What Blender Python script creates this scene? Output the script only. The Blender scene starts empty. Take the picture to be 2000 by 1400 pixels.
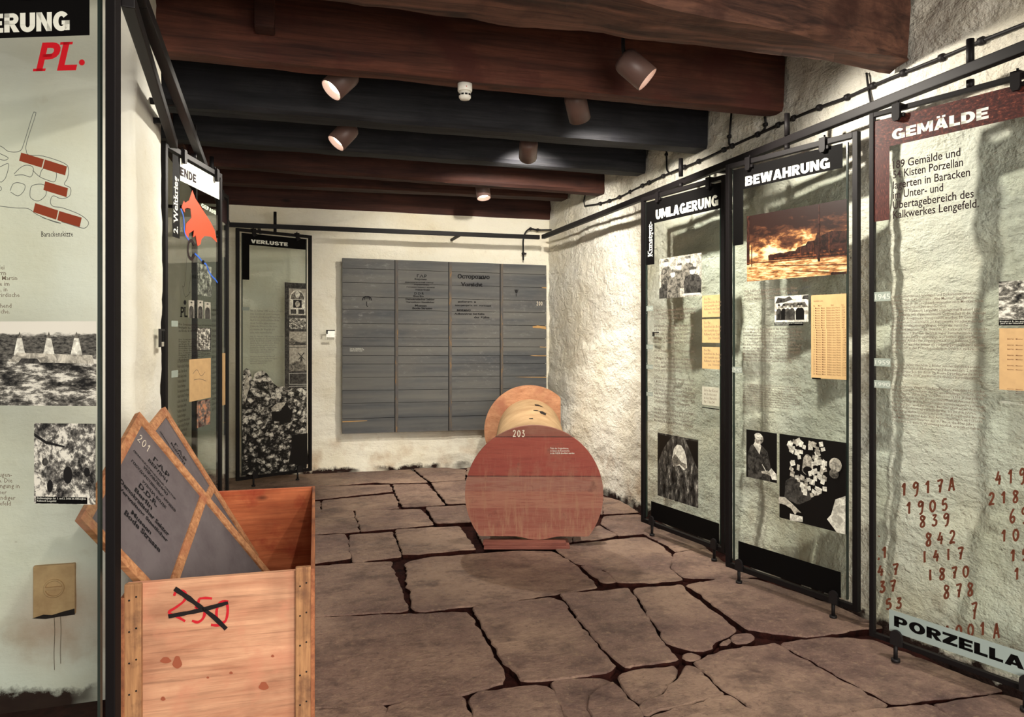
import bpy, bmesh, math, random
from mathutils import Vector, Matrix, noise
random.seed(7)
sc = bpy.context.scene
COL = sc.collection
H = 1.25                      # eye height in metres; many positions below are in units of H
TH = math.radians(16.8)       # the room's depth axis lies left of the view axis
SN, CS = math.sin(TH), math.cos(TH)
FP, CX, CY = 1440.0, 1000.0, 655.0   # focal length and horizon in pixels of the 2000 x 1400 photo

# ------------------------------------------------------------------ camera, world, light, exposure
cam_d = bpy.data.cameras.new('camera'); cam = bpy.data.objects.new('camera', cam_d); COL.objects.link(cam)
cam.location = (0, 0, H); cam.rotation_euler = (math.pi/2, 0, -TH)
cam_d.sensor_width = 36; cam_d.lens = 36*FP/2000; cam_d.shift_y = (CY-700)/2000
cam_d.clip_start = 0.02
sc.camera = cam
world = bpy.data.worlds.new('world'); sc.world = world; world.use_nodes = True
world.node_tree.nodes['Background'].inputs[0].default_value = (0.95, 0.88, 0.80, 1)
world.node_tree.nodes['Background'].inputs[1].default_value = 0.28
sc.view_settings.view_transform = 'Standard'; sc.view_settings.look = 'None'
sc.view_settings.gamma = 1.0; sc.view_settings.use_curve_mapping = False
sc.view_settings.exposure = 1.4
WARM = (1.0, 0.925, 0.81)
LAMP_W = 44.0
# added fill light behind the camera
ar = bpy.data.lights.new('rear_fill_light', 'AREA'); ar.shape = 'RECTANGLE'; ar.size = 2.0; ar.size_y = 1.9
ar.energy = 82; ar.color = (1.0, 0.93, 0.84)
aro = bpy.data.objects.new('rear_fill_light', ar); COL.objects.link(aro)
aro.location = (0.9, -2.2, 1.35); aro.rotation_euler = (math.radians(71), 0, math.radians(-8))

# ------------------------------------------------------------------ helpers: projection
CAMP = Vector((0, 0, H))
def ray(px, py):
    t = (px-CX)/FP
    return Vector((SN+CS*t, CS-SN*t, -(py-CY)/FP))       # unit view depth
def P(px, py, d):                                         # point at view depth d (in H)
    return CAMP + ray(px, py)*d*H
def on_z(px, py, z):
    r = ray(px, py); return CAMP + r*((z-H)/r.z)
def on_x(px, py, x):
    r = ray(px, py); return CAMP + r*(x/r.x)
def on_y(px, py, y):
    r = ray(px, py); return CAMP + r*(y/r.y)
def W(x, y, z): return Vector((x, y, z))*H

# ------------------------------------------------------------------ helpers: materials
def S(c):                                                # sRGB 0..255 -> linear
    f = lambda v: ((v/255+0.055)/1.055)**2.4 if v > 10 else v/255/12.92
    return (f(c[0]), f(c[1]), f(c[2]), 1)
class NT:
    def __init__(s, name):
        s.m = bpy.data.materials.new(name); s.m.use_nodes = True
        s.t = s.m.node_tree; s.n = s.t.nodes; s.l = s.t.links
        s.b = s.n['Principled BSDF']; s.out = s.n['Material Output']
    def new(s, t, **kw):
        n = s.n.new(t)
        for k, v in kw.items(): setattr(n, k, v)
        return n
    def set(s, sock, v):
        if hasattr(v, 'is_output') or isinstance(v, bpy.types.NodeSocket): s.l.new(v, sock)
        else: sock.default_value = v
    def coord(s, scale=(1, 1, 1), kind='Object', rot=(0, 0, 0), loc=(0, 0, 0)):
        tc = s.new('ShaderNodeTexCoord'); mp = s.new('ShaderNodeMapping')
        mp.inputs['Scale'].default_value = scale; mp.inputs['Rotation'].default_value = rot; mp.inputs['Location'].default_value = loc
        s.l.new(tc.outputs[kind], mp.inputs[0]); return mp.outputs[0]
    def noise(s, vec, scale, detail=6, rough=0.55, dist=0.0):
        n = s.new('ShaderNodeTexNoise'); s.l.new(vec, n.inputs['Vector'])
        n.inputs['Scale'].default_value = scale; n.inputs['Detail'].default_value = detail
        n.inputs['Roughness'].default_value = rough; n.inputs['Distortion'].default_value = dist
        return n.outputs['Fac']
    def voro(s, vec, scale, feature='F1', out='Distance'):
        n = s.new('ShaderNodeTexVoronoi'); n.feature = feature; s.l.new(vec, n.inputs['Vector'])
        n.inputs['Scale'].default_value = scale; return n.outputs[out]
    def ramp(s, fac, stops, interp='LINEAR'):
        r = s.new('ShaderNodeValToRGB'); r.color_ramp.interpolation = interp
        el = r.color_ramp.elements
        while len(el) > 1: el.remove(el[-1])
        for i, (p, c) in enumerate(stops):
            e = el[0] if i == 0 else el.new(p)
            e.position = p; e.color = c if len(c) == 4 else (*c, 1)
        s.l.new(fac, r.inputs[0]); return r.outputs[0]
    def mix(s, fac, a, b, mode='MIX'):
        m = s.new('ShaderNodeMix'); m.data_type = 'RGBA'; m.blend_type = mode
        s.set(m.inputs[0], fac); s.set(m.inputs[6], a); s.set(m.inputs[7], b); return m.outputs[2]
    def math(s, op, a, b=0.0):
        m = s.new('ShaderNodeMath'); m.operation = op; s.set(m.inputs[0], a); s.set(m.inputs[1], b); return m.outputs[0]
    def mapr(s, v, a, b, c=0.0, d=1.0):
        m = s.new('ShaderNodeMapRange'); s.set(m.inputs[0], v)
        for i, q in enumerate((a, b, c, d)): m.inputs[i+1].default_value = q
        return m.outputs[0]
    def sep(s, v):
        m = s.new('ShaderNodeSeparateXYZ'); s.l.new(v, m.inputs[0]); return m.outputs
    def bump(s, h, strength=0.4, dist=0.01):
        b = s.new('ShaderNodeBump'); b.inputs['Strength'].default_value = strength; b.inputs['Distance'].default_value = dist
        s.l.new(h, b.inputs['Height']); s.l.new(b.outputs[0], s.b.inputs['Normal'])
    def fin(s, col, rough=0.8, spec=0.3, metal=0.0):
        s.set(s.b.inputs['Base Color'], col); s.set(s.b.inputs['Roughness'], rough)
        s.b.inputs['Specular IOR Level'].default_value = spec; s.b.inputs['Metallic'].default_value = metal
        return s.m
def plain(name, rgb, rough=0.6, spec=0.3, metal=0.0):
    t = NT(name); return t.fin(S(rgb), rough, spec, metal)

def m_wall(name, rgb, scale=1.0, bump=0.5, mold=True, spot=None):
    t = NT(name); v = t.coord(); z = t.sep(v)[2]
    n1 = t.noise(v, 2.2*scale, 5); n2 = t.noise(v, 16*scale, 7, .6); n3 = t.noise(v, 60, 4)
    base = S(rgb); c2 = S((rgb[0]*.955, rgb[1]*.935, rgb[2]*.89)); c3 = S((176, 150, 118))
    col = t.mix(t.mapr(n1, .4, .72), base, c2)
    col = t.mix(t.mapr(n2, .62, .8, 0, .3), col, c3)
    # rusty damp stains low on the wall, black mould at the foot
    st = t.math('MULTIPLY', t.mapr(t.noise(v, 5, 5), .5, .7), t.mapr(z, .55, .1))
    col = t.mix(t.math('MULTIPLY', st, .6), col, S((170, 134, 96)))
    if mold:
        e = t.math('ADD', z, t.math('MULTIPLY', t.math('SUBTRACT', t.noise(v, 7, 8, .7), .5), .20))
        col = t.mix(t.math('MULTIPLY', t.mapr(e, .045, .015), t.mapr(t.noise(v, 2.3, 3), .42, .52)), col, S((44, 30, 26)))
    if spot:
        d_ = t.new('ShaderNodeVectorMath'); d_.operation = 'DISTANCE'; t.l.new(v, d_.inputs[0]); d_.inputs[1].default_value = spot
        dd_ = t.math('ADD', d_.outputs['Value'], t.math('MULTIPLY', t.math('SUBTRACT', n1, .5), .25))
        col = t.mix(t.mapr(dd_, .20, .02, 0, .5), col, S((186, 140, 118)))
    ch = t.math('MULTIPLY', t.mapr(t.voro(t.coord((1, 1, 1.6)), 5.5), .0, .035, 1, 0), t.mapr(n1, .5, .6))
    col = t.mix(t.math('MULTIPLY', ch, .5), col, S((120, 92, 70)))
    h = t.math('ADD', t.math('MULTIPLY', n2, 1.0), t.math('MULTIPLY', n3, .25))
    h = t.math('ADD', h, t.math('MULTIPLY', t.noise(t.coord((1, 1, 2.4), rot=(.5, 0, 0)), 5.5, 8, .66, .12), 1.5))
    t.bump(h, bump, .035)
    return t.fin(col, .95, .15)
def m_wood(name, dark, light, axis='X', scale=1.0, bump=.3, patch=None, rough=.75, stretch=14.0, knots=True, fine=.6):
    t = NT(name)
    sc_ = {'X': (1, stretch, stretch), 'Y': (stretch, 1, stretch), 'Z': (stretch, stretch, 1)}[axis]
    v = t.coord(sc_); v0 = t.coord()
    g = t.noise(v, 1.6*scale, 8, .62, .6); big = t.noise(v0, 2.6*scale, 4)
    col = t.mix(t.mapr(g, .34, .66), S(dark), S(light))
    v2 = t.coord({'X': (1.2, 46, 46), 'Y': (46, 1.2, 46), 'Z': (46, 46, 1.2)}[axis]); g2 = t.noise(v2, 2.4, 7, .7, .3)
    col = t.mix(t.mapr(g2, .5, .72, 0, fine), col, S(tuple(c*.66 for c in dark)))
    g = t.math('ADD', g, t.math('MULTIPLY', g2, .5))
    d2 = tuple(c*.62 for c in dark)
    col = t.mix(t.mapr(big, .5, .75, 0, .55), col, S(d2))
    if patch: col = t.mix(t.mapr(t.noise(v0, 4.5*scale, 6, .6), .52, .66, 0, .8), col, S(patch))
    if knots:
        k = t.voro(t.coord({'X': (1, 2.2, 2.2), 'Y': (2.2, 1, 2.2), 'Z': (2.2, 2.2, 1)}[axis]), 2.3*scale)
        col = t.mix(t.mapr(k, .05, .12, .8, 0), col, S(tuple(c*.42 for c in dark)))
    t.bump(g, bump, .006)
    return t.fin(col, rough, .25)
def m_glass(name, tint=(.912, .942, .925), refl=1.0):
    t = NT(name); t.n.remove(t.b)
    tr = t.new('ShaderNodeBsdfTransparent'); tr.inputs[0].default_value = (*tint, 1)
    gl = t.new('ShaderNodeBsdfGlossy'); gl.inputs['Roughness'].default_value = .02
    fr = t.new('ShaderNodeFresnel'); fr.inputs[0].default_value = 1.5
    mx = t.new('ShaderNodeMixShader')
    gm = t.new('ShaderNodeNewGeometry'); front = t.math('SUBTRACT', 1.0, gm.outputs['Backfacing'])
    t.l.new(t.math('MULTIPLY', t.math('MULTIPLY', fr.outputs[0], refl), front), mx.inputs[0]); t.l.new(tr.outputs[0], mx.inputs[1]); t.l.new(gl.outputs[0], mx.inputs[2])
    t.l.new(mx.outputs[0], t.out.inputs[0]); return t.m
def m_photo(name, kind, lo=(12, 12, 12), hi=(222, 220, 208), seed=0.0, scale=1.0):
    t = NT(name); v = t.coord(kind='UV', loc=(seed, seed*.7, 0)); uv = t.sep(t.coord(kind='UV')); x, y = uv[0], uv[1]
    L, Hh = S(lo), S(hi)
    if kind == 'rubble':
        vo = t.sep(t.voro(t.coord((1, 2.0, 1), 'UV', loc=(seed, 0, 0)), 15*scale, out='Color')); ds = t.voro(t.coord((1, 2.0, 1), 'UV', loc=(seed, 0, 0)), 15*scale)
        v2 = t.sep(t.voro(t.coord((1.2, 2.6, 1), 'UV', rot=(0, 0, .5)), 34*scale, out='Color'))
        f = t.math('ADD', t.math('ADD', t.math('MULTIPLY', vo[0], .55), t.math('MULTIPLY', v2[1], .35)), t.math('MULTIPLY', t.math('SUBTRACT', t.noise(v, 20, 6, .7), .5), .9))
        f = t.math('SUBTRACT', f, t.math('MULTIPLY', ds, .45)); f = t.math('ADD', f, t.math('MULTIPLY', t.math('SUBTRACT', y, .5), .25))
        col = t.ramp(f, [(.08, L), (.28, S((92, 90, 84))), (.62, Hh)])
    elif kind == 'land':
        n = t.math('ADD', y, t.math('MULTIPLY', t.math('SUBTRACT', t.noise(v, 14, 8, .7), .5), .16))
        g = t.math('ADD', t.noise(v, 26*scale, 8, .75), t.math('MULTIPLY', t.math('SUBTRACT', t.noise(v, 5, 3), .5), 1.1))
        ground = t.ramp(g, [(.36, L), (.5, S((100, 98, 92))), (.62, Hh)])
        forest = t.ramp(t.noise(v, 40, 6, .7), [(.38, L), (.66, S((120, 118, 110)))])
        col = t.mix(t.mapr(n, .56, .60), ground, forest)
        col = t.mix(t.mapr(n, .83, .86), col, Hh)
    elif kind == 'rock':
        g = t.math('ADD', t.noise(v, 9*scale, 10, .76, .25), t.math('MULTIPLY', t.math('SUBTRACT', t.noise(v, 3, 2), .5), .8))
        col = t.ramp(g, [(.36, L), (.5, S((105, 103, 98))), (.6, Hh)])
    elif kind == 'dark':
        g = t.noise(v, 12*scale, 8, .7)
        col = t.ramp(g, [(.45, L), (.62, S((58, 56, 52))), (.8, S((120, 116, 108)))])
    elif kind == 'cave':
        g = t.noise(t.coord((1, .45, 1), 'UV', rot=(0, 0, .6)), 10*scale, 10, .78, .3)
        col = t.ramp(g, [(.42, L), (.55, S((78, 76, 72))), (.68, Hh)])
    elif kind == 'grey':
        g = t.noise(v, 8*scale, 6, .6)
        col = t.ramp(g, [(.3, S((120, 116, 106))), (.6, S((176, 172, 158))), (.8, Hh)])
    elif kind == 'mixed':
        g = t.noise(v, 6*scale, 10, .74, .35)
        col = t.ramp(g, [(.4, L), (.5, S((110, 108, 100))), (.58, Hh)])
    elif kind == 'dusk':
        n = t.noise(t.coord((1.3, 1.7, 1), 'UV', loc=(seed, 0, 0)), 4.2, 9, .66, .15)
        f = t.math('ADD', n, t.math('MULTIPLY', t.math('SUBTRACT', t.math('ABSOLUTE', t.math('SUBTRACT', y, .40)), .22), -.75))
        sky = t.ramp(f, [(.40, S((34, 18, 14))), (.52, S((78, 46, 30))), (.60, S((158, 110, 66))), (.70, S((240, 214, 160)))])
        gr = t.ramp(t.noise(t.coord((1, 3.2, 1), 'UV', rot=(0, 0, .12)), 9, 7, .7), [(.36, S((70, 40, 24))), (.48, S((172, 122, 74))), (.60, S((238, 208, 156)))])
        col = t.mix(t.mapr(y, .30, .27), sky, gr)
    return t.fin(col, .45, .3)
def m_paper(name, rgb):
    t = NT(name); v = t.coord(kind='UV')
    return t.fin(t.mix(t.mapr(t.noise(v, 6, 6), .4, .75, 0, .5), S(rgb), S(tuple(c*.86 for c in rgb))), .8, .2)

M = {}
M['wall'] = m_wall('whitewash', (240, 236, 220))
M['wall_rough'] = m_wall('rough_whitewash', (242, 239, 227), 1.0, 1.0)
M['pier'] = m_wall('smooth_whitewash', (236, 236, 226), .8, .2, True, tuple(on_y(104, 1205, 2.314*H)))
M['soil'] = plain('joint_soil', (62, 26, 20), .95, .1)
M['black'] = plain('black_steel', (17, 14, 15), .55, .18)
M['black2'] = plain('black_cable', (22, 19, 20), .6, .3)
M['ink'] = plain('black_print', (8, 7, 7), .7, .08)
M['white_ink'] = plain('white_print', (226, 228, 216), .6, .2)
M['text_ink'] = plain('body_text_print', (112, 98, 84), .7, .1)
M['text_faint'] = plain('faint_text_print', (140, 134, 120), .7, .1)
M['text_dark'] = plain('dark_text_print', (38, 26, 26), .7, .1)
M['tag'] = plain('year_tag_grey', (150, 160, 150), .7, .1)
M['tag_ink'] = plain('year_tag_lettering', (200, 206, 196), .7, .1)
M['red'] = plain('red_print', (186, 16, 30), .6, .2)
M['brick'] = plain('brick_red_print', (134, 58, 34), .6, .2)
M['line'] = plain('grey_line_print', (96, 100, 96), .7, .1)
M['orange'] = plain('orange_red_print', (232, 74, 44), .6, .2)
M['blue'] = plain('blue_print', (44, 96, 200), .6, .2)
M['num'] = plain('brown_brush_print', (98, 56, 40), .7, .1)
M['edge'] = plain('dark_glass_edge', (38, 48, 44), .2, .5)
M['glass'] = m_glass('clear_glass')
M['glass_b'] = m_glass('reflecting_glass', (.86, .90, .875), 1.3)
M['band'] = plain('pale_blue_grey_print', (150, 164, 160), .5, .3)
M['headwhite'] = plain('cream_white_print', (232, 234, 224), .6, .2)
M['copper'] = None
t = NT('rust_texture_print'); g = t.noise(t.coord((1, .25, 1), 'UV'), 46, 8, .75)
M['copper'] = t.fin(t.ramp(g, [(.44, S((44, 16, 14))), (.57, S((84, 36, 28))), (.72, S((170, 104, 76)))]), .5, .3)
M['chalk'] = plain('chalk_paint', (214, 204, 186), .9, .1)
M['brushred'] = plain('red_brush_paint', (188, 28, 40), .7, .2)
M['brushblack'] = plain('black_brush_paint', (24, 18, 18), .7, .2)
M['lampshade'] = plain('brown_lamp_enamel', (92, 70, 64), .45, .4)
M['bracket'] = plain('dark_lamp_bracket', (20, 18, 18), .6, .3)
M['detector'] = plain('white_plastic', (236, 234, 224), .4, .4)
t = NT('lamp_glow'); em = t.new('ShaderNodeEmission'); em.inputs[0].default_value = (1, .9, .72, 1); em.inputs[1].default_value = 6
t.l.new(em.outputs[0], t.out.inputs[0]); M['glow'] = t.m
M['grey_board'] = None
t = NT('grey_purple_board'); v = t.coord(); n = t.noise(v, 9, 7, .65)
t.bump(t.noise(v, 60, 4), .15, .003)
M['grey_board'] = t.fin(t.mix(t.mapr(n, .42, .75), S((104, 96, 98)), S((86, 77, 80))), .8, .2)
M['lath'] = m_wood('orange_lath', (152, 98, 66), (200, 148, 104), 'X', 3, .3, (158, 96, 70), knots=False, fine=.4)
M['crate'] = m_wood('pine_crate', (176, 122, 94), (214, 164, 130), 'X', 1.6, .3, (196, 134, 106), stretch=9)
M['crate_in'] = m_wood('red_pine_inside', (168, 84, 50), (206, 120, 78), 'X', 1.6, .25, (150, 58, 36), stretch=9)
M['crate_batten'] = m_wood('worn_pine_batten', (140, 96, 66), (190, 142, 98), 'Z', 2.2, .35, (96, 66, 52), knots=False)

# ------------------------------------------------------------------ helpers: objects
def tag(o, label=None, cat=None, group=None, kind=None):
    if label: o['label'] = label
    if cat: o['category'] = cat
    if group: o['group'] = group
    if kind: o['kind'] = kind
    return o
def empty(name, loc=(0, 0, 0), rz=0.0):
    o = bpy.data.objects.new(name, None); COL.objects.link(o); o.location = loc; o.rotation_euler = (0, 0, rz)
    o.empty_display_size = .05; return o
def link_mesh(name, me, mats, parent=None):
    o = bpy.data.objects.new(name, me); COL.objects.link(o)
    for m in (mats if isinstance(mats, (list, tuple)) else [mats]): me.materials.append(m)
    if parent: o.parent = parent
    return o
class MB:
    """collects boxes, tubes and sheets into one mesh"""
    def __init__(s): s.bm = bmesh.new(); s.uv = s.bm.loops.layers.uv.new('UVMap')
    def box(s, a, b, bev=0.0, mat=0, M4=None):
        r = bmesh.ops.create_cube(s.bm, size=1)
        a, b = Vector(a), Vector(b); c = (a+b)/2; d = b-a
        vs = r['verts']
        for v in vs: v.co = Vector((v.co.x*d.x, v.co.y*d.y, v.co.z*d.z))+c
        fs = list({f for v in vs for f in v.link_faces})
        if bev:
            es = list({e for v in vs for e in v.link_edges})
            rr = bmesh.ops.bevel(s.bm, geom=es, offset=bev, segments=2, affect='EDGES', profile=.6)
            vs = rr['verts']; fs = rr['faces']
            vs = list({v for f in fs for v in f.verts})
            fs = list({f for v in vs for f in v.link_faces}); vs = list({v for f in fs for v in f.verts})
        for f in fs: f.material_index = mat
        if M4 is not None:
            for v in vs: v.co = M4 @ v.co
        return vs
    def tube(s, pts, r, seg=8, mat=0, cap=True):
        pts = [Vector(p) for p in pts]; rings = []
        ref = Vector((0, 0, 1))
        for i, p in enumerate(pts):
            d = (pts[min(i+1, len(pts)-1)]-pts[max(i-1, 0)]).normalized()
            if abs(d.dot(ref)) > .95: ref2 = Vector((1, 0, 0)) if abs(d.x) < .9 else Vector((0, 1, 0))
            else: ref2 = ref
            a = d.cross(ref2).normalized(); b = d.cross(a).normalized()
            rr = r[i] if isinstance(r, (list, tuple)) else r
            rings.append([s.bm.verts.new(p+(a*math.cos(q)+b*math.sin(q))*rr) for q in [2*math.pi*k/seg for k in range(seg)]])
        for i in range(len(rings)-1):
            # align twist between rings
            A, B = rings[i], rings[i+1]
            off = min(range(seg), key=lambda o: (A[0].co-B[o].co).length)
            flip = (A[1].co-B[(off+1) % seg].co).length > (A[1].co-B[(off-1) % seg].co).length
            B2 = [B[(off+(-k if flip else k)) % seg] for k in range(seg)]
            rings[i+1] = B2
            for k in range(seg):
                f = s.bm.faces.new((A[k], A[(k+1) % seg], B2[(k+1) % seg], B2[k])); f.material_index = mat; f.smooth = True
        if cap:
            for R in (rings[0], rings[-1]):
                f = s.bm.faces.new(R); f.material_index = mat
    def sqbar(s, a, b, w, h, mat=0):
        """square bar from a to b; w is horizontal, h vertical thickness"""
        a, b = Vector(a), Vector(b); d = (b-a); L = d.length; d.normalize()
        up = Vector((0, 0, 1)) if abs(d.z) < .9 else Vector((0, 1, 0))
        x = d.cross(up).normalized(); z = x.cross(d).normalized()
        M4 = Matrix(((x.x, d.x, z.x, a.x), (x.y, d.y, z.y, a.y), (x.z, d.z, z.z, a.z), (0, 0, 0, 1)))
        s.box((-w/2, 0, -h/2), (w/2, L, h/2), min(w, h)*.1, mat, M4)
    def lathe(s, prof, seg=24, mat=0, M4=None, smooth=True, cap=True):
        rings = []
        for r, z in prof:
            rings.append([s.bm.verts.new((M4 or Matrix.Identity(4)) @ Vector((r*math.cos(2*math.pi*k/seg), r*math.sin(2*math.pi*k/seg), z))) for k in range(seg)])
        for i in range(len(rings)-1):
            for k in range(seg):
                f = s.bm.faces.new((rings[i][k], rings[i][(k+1) % seg], rings[i+1][(k+1) % seg], rings[i+1][k])); f.smooth = smooth; f.material_index = mat
        for R, pr in ((rings[0], prof[0]), (rings[-1], prof[-1])):
            if cap and pr[0] > 1e-5:
                f = s.bm.faces.new(R); f.material_index = mat
    def prism(s, poly, a, b, fn, mat=0):
        """polygon (list of 2D) extruded between offsets a and b; fn(x, y, off) -> 3D"""
        A = [s.bm.verts.new(fn(x, y, a)) for x, y in poly]; B = [s.bm.verts.new(fn(x, y, b)) for x, y in poly]
        n = len(poly)
        for f in [s.bm.faces.new(A), s.bm.faces.new(B[::-1])]+[s.bm.faces.new((A[k], B[k], B[(k+1) % n], A[(k+1) % n])) for k in range(n)]:
            f.material_index = mat
    def sheet(s, quad, mat=0, uvs=((0, 0), (1, 0), (1, 1), (0, 1))):
        vs = [s.bm.verts.new(q) for q in quad]; f = s.bm.faces.new(vs); f.material_index = mat
        for lo, u in zip(f.loops, uvs): lo[s.uv].uv = u
    def poly(s, pts, mat=0):
        vs = [s.bm.verts.new(q) for q in pts]; f = s.bm.faces.new(vs); f.material_index = mat
    def build(s, name, mats, parent=None, norm=True):
        if norm: bmesh.ops.recalc_face_normals(s.bm, faces=s.bm.faces)
        me = bpy.data.meshes.new(name); s.bm.to_mesh(me); s.bm.free()
        return link_mesh(name, me, mats, parent)

# ---- lettering: outlines from the built-in font, plus serifs and stencil bridges of our own
_dg = None
def raw_text(txt, bold=0.0, res=2, line=1.0, space=1.0):
    cu = bpy.data.curves.new('txt', 'FONT'); cu.body = txt; cu.size = 1.0; cu.resolution_u = res
    cu.offset = bold; cu.space_line = line; cu.space_character = space; cu.fill_mode = 'FRONT'
    o = bpy.data.objects.new('txt', cu); COL.objects.link(o)
    bpy.context.view_layer.update()
    me = bpy.data.meshes.new_from_object(o.evaluated_get(bpy.context.evaluated_depsgraph_get()))
    bpy.data.objects.remove(o); bpy.data.curves.remove(cu)
    bm = bmesh.new(); bm.from_mesh(me); bpy.data.meshes.remove(me)
    bmesh.ops.remove_doubles(bm, verts=bm.verts, dist=1e-5)
    for v in bm.verts: v.co.z = 0
    return bm
def add_serifs(bm, out=.075, th=.07):
    rect = []
    for e in bm.edges:
        if len(e.link_faces) != 1: continue
        a, b = e.verts[0].co, e.verts[1].co
        if abs(a.y-b.y) > .004: continue
        L = abs(a.x-b.x)
        if L < .03 or L > .2: continue
        up = e.link_faces[0].calc_center_median().y < a.y
        if a.y < .06 and not up or a.y > .40 and up:
            x0, x1 = min(a.x, b.x)-out, max(a.x, b.x)+out
            y0, y1 = (a.y-th, a.y) if up else (a.y, a.y+th)
            rect.append((x0, x1, y0, y1))
    for x0, x1, y0, y1 in rect:
        bm.faces.new([bm.verts.new((x, y, 0)) for x, y in ((x0, y0), (x1, y0), (x1, y1), (x0, y1))])
    return bm
def add_stencil(bm, gap=.032):
    """narrow vertical bridges through every closed letter shape"""
    seen = set(); isl = []
    bm.verts.ensure_lookup_table()
    for v in bm.verts:
        if v in seen: continue
        st = [v]; seen.add(v); g = []
        while st:
            q = st.pop(); g.append(q)
            for e in q.link_edges:
                o = e.other_vert(q)
                if o not in seen: seen.add(o); st.append(o)
        isl.append(g)
    cuts = []
    for g in isl:
        xs = [v.co.x for v in g]; w = max(xs)-min(xs)
        if w > .42: cuts.append(((min(xs)+max(xs))/2, min(xs), max(xs)))
    for c, x0, x1 in cuts:
        for off in (-gap/2, gap/2):
            fs = [f for f in bm.faces if x0-.01 <= f.calc_center_median().x <= x1+.01]
            geom = list({v for f in fs for v in f.verts})+list({e for f in fs for e in f.edges})+fs
            bmesh.ops.bisect_plane(bm, geom=geom, plane_co=(c+off, 0, 0), plane_no=(1, 0, 0), dist=1e-5)
        kill = [f for f in bm.faces if abs(f.calc_center_median().x-c) < gap/2-1e-4]
        bmesh.ops.delete(bm, geom=kill, context='FACES')
    return bm
def heavy_bm(txt, gap=.07, st=.30):
    """heavy wide block capitals drawn from bars, wedges and rings"""
    bm = bmesh.new()
    def R(x, a, b, c, d): bm.faces.new([bm.verts.new((x+p, q, 0)) for p, q in ((a, b), (c, b), (c, d), (a, d))])
    def Q(x, pts): bm.faces.new([bm.verts.new((x+p, q, 0)) for p, q in pts])
    def A(x, cx, cy, ro, ri, a0, a1, n=20):
        o = []; i_ = []
        for k in range(n+1):
            q = math.radians(a0+(a1-a0)*k/n)
            o.append(bm.verts.new((x+cx+ro[0]*math.cos(q), cy+ro[1]*math.sin(q), 0))); i_.append(bm.verts.new((x+cx+ri[0]*math.cos(q), cy+ri[1]*math.sin(q), 0)))
        for k in range(n): bm.faces.new((o[k], o[k+1], i_[k+1], i_[k]))
    x = 0.0
    for c in txt:
        w = .8
        if c in 'ELBPRDHF': R(x, 0, 0, st, 1)
        if c in 'EF':
            w = .72; R(x, 0, .76, .72, 1); R(x, 0, .39, .66, .61)
            if c == 'E': R(x, 0, 0, .73, .24)
        elif c == 'L': w = .68; R(x, 0, 0, .68, .25)
        elif c == 'T': R(x, 0, .76, .8, 1); R(x, .25, 0, .55, 1)
        elif c == 'U': w = .84; R(x, 0, .36, st, 1); R(x, .84-st, .36, .84, 1); A(x, .42, .38, (.42, .40), (.42-st, .15), 180, 360)
        elif c == 'N': w = .86; R(x, 0, 0, .27, 1); R(x, .59, 0, .86, 1); Q(x, [(0, 1), (.30, 1), (.86, 0), (.56, 0)])
        elif c == 'M': w = 1.06; R(x, 0, 0, .26, 1); R(x, .80, 0, 1.06, 1); Q(x, [(0, 1), (.34, 1), (.62, .12), (.44, .12)]); Q(x, [(1.06, 1), (.72, 1), (.44, .12), (.62, .12)])
        elif c == 'V': w = .9; Q(x, [(0, 1), (.32, 1), (.58, 0), (.30, 0)]); Q(x, [(.9, 1), (.58, 1), (.32, 0), (.60, 0)])
        elif c == 'W':
            w = 1.3
            for o in (0, .54): Q(x+o, [(0, 1), (.28, 1), (.46, 0), (.20, 0)]); Q(x+o, [(.76, 1), (.48, 1), (.30, 0), (.56, 0)])
        elif c in 'AÄ':
            w = .92; Q(x, [(0, 0), (.29, 0), (.58, 1), (.30, 1)]); Q(x, [(.92, 0), (.63, 0), (.34, 1), (.62, 1)]); R(x, .2, .15, .72, .36)
            if c == 'Ä': R(x, .18, 1.06, .40, 1.24); R(x, .52, 1.06, .74, 1.24)
        elif c in 'RP':
            w = .82; b = .40 if c == 'R' else .33
            R(x, 0, .78, .46, 1); R(x, 0, b, .46, b+.22); A(x, .46, (1+b)/2, (.34, (1-b)/2), (.06, (1-b)/2-.22), -90, 90)
            if c == 'R': Q(x, [(.26, .45), (.56, .45), (.86, 0), (.52, 0)])
        elif c == 'B':
            w = .84
            for b, t_ in ((.44, 1), (0, .56)): R(x, 0, t_-.21, .48, t_); R(x, 0, b, .48, b+.21); A(x, .48, (t_+b)/2, (.34 if b else .36, (t_-b)/2), (.08, (t_-b)/2-.21), -90, 90)
        elif c == 'D': w = .86; R(x, 0, .76, .40, 1); R(x, 0, 0, .40, .24); A(x, .40, .5, (.46, .5), (.16, .26), -90, 90)
        elif c == 'G': w = .92; A(x, .46, .5, (.46, .52), (.16, .27), 40, 330); R(x, .48, .32, .92, .53); R(x, .66, .02, .92, .53)
        elif c == 'O': w = .94; A(x, .47, .5, (.47, .52), (.16, .27), 0, 360, 32)
        elif c == 'S': w = .82; A(x, .41, .70, (.39, .32), (.10, .10), 15, 270); A(x, .41, .30, (.41, .32), (.12, .10), 90, -165)
        elif c == 'Z': w = .8; R(x, 0, .76, .8, 1); R(x, 0, 0, .8, .24); Q(x, [(0, .22), (.40, .22), (.80, .78), (.40, .78)])
        elif c == 'H': w = .86; R(x, .86-st, 0, .86, 1); R(x, 0, .38, .86, .62)
        x += w+gap
    for f in bm.faces:
        f.normal_update()
        if f.normal.z < 0: f.normal_flip()
    return bm
def bbox2(bm):
    xs = [v.co.x for v in bm.verts]; ys = [v.co.y for v in bm.verts]
    return min(xs), max(xs), min(ys), max(ys)
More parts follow.
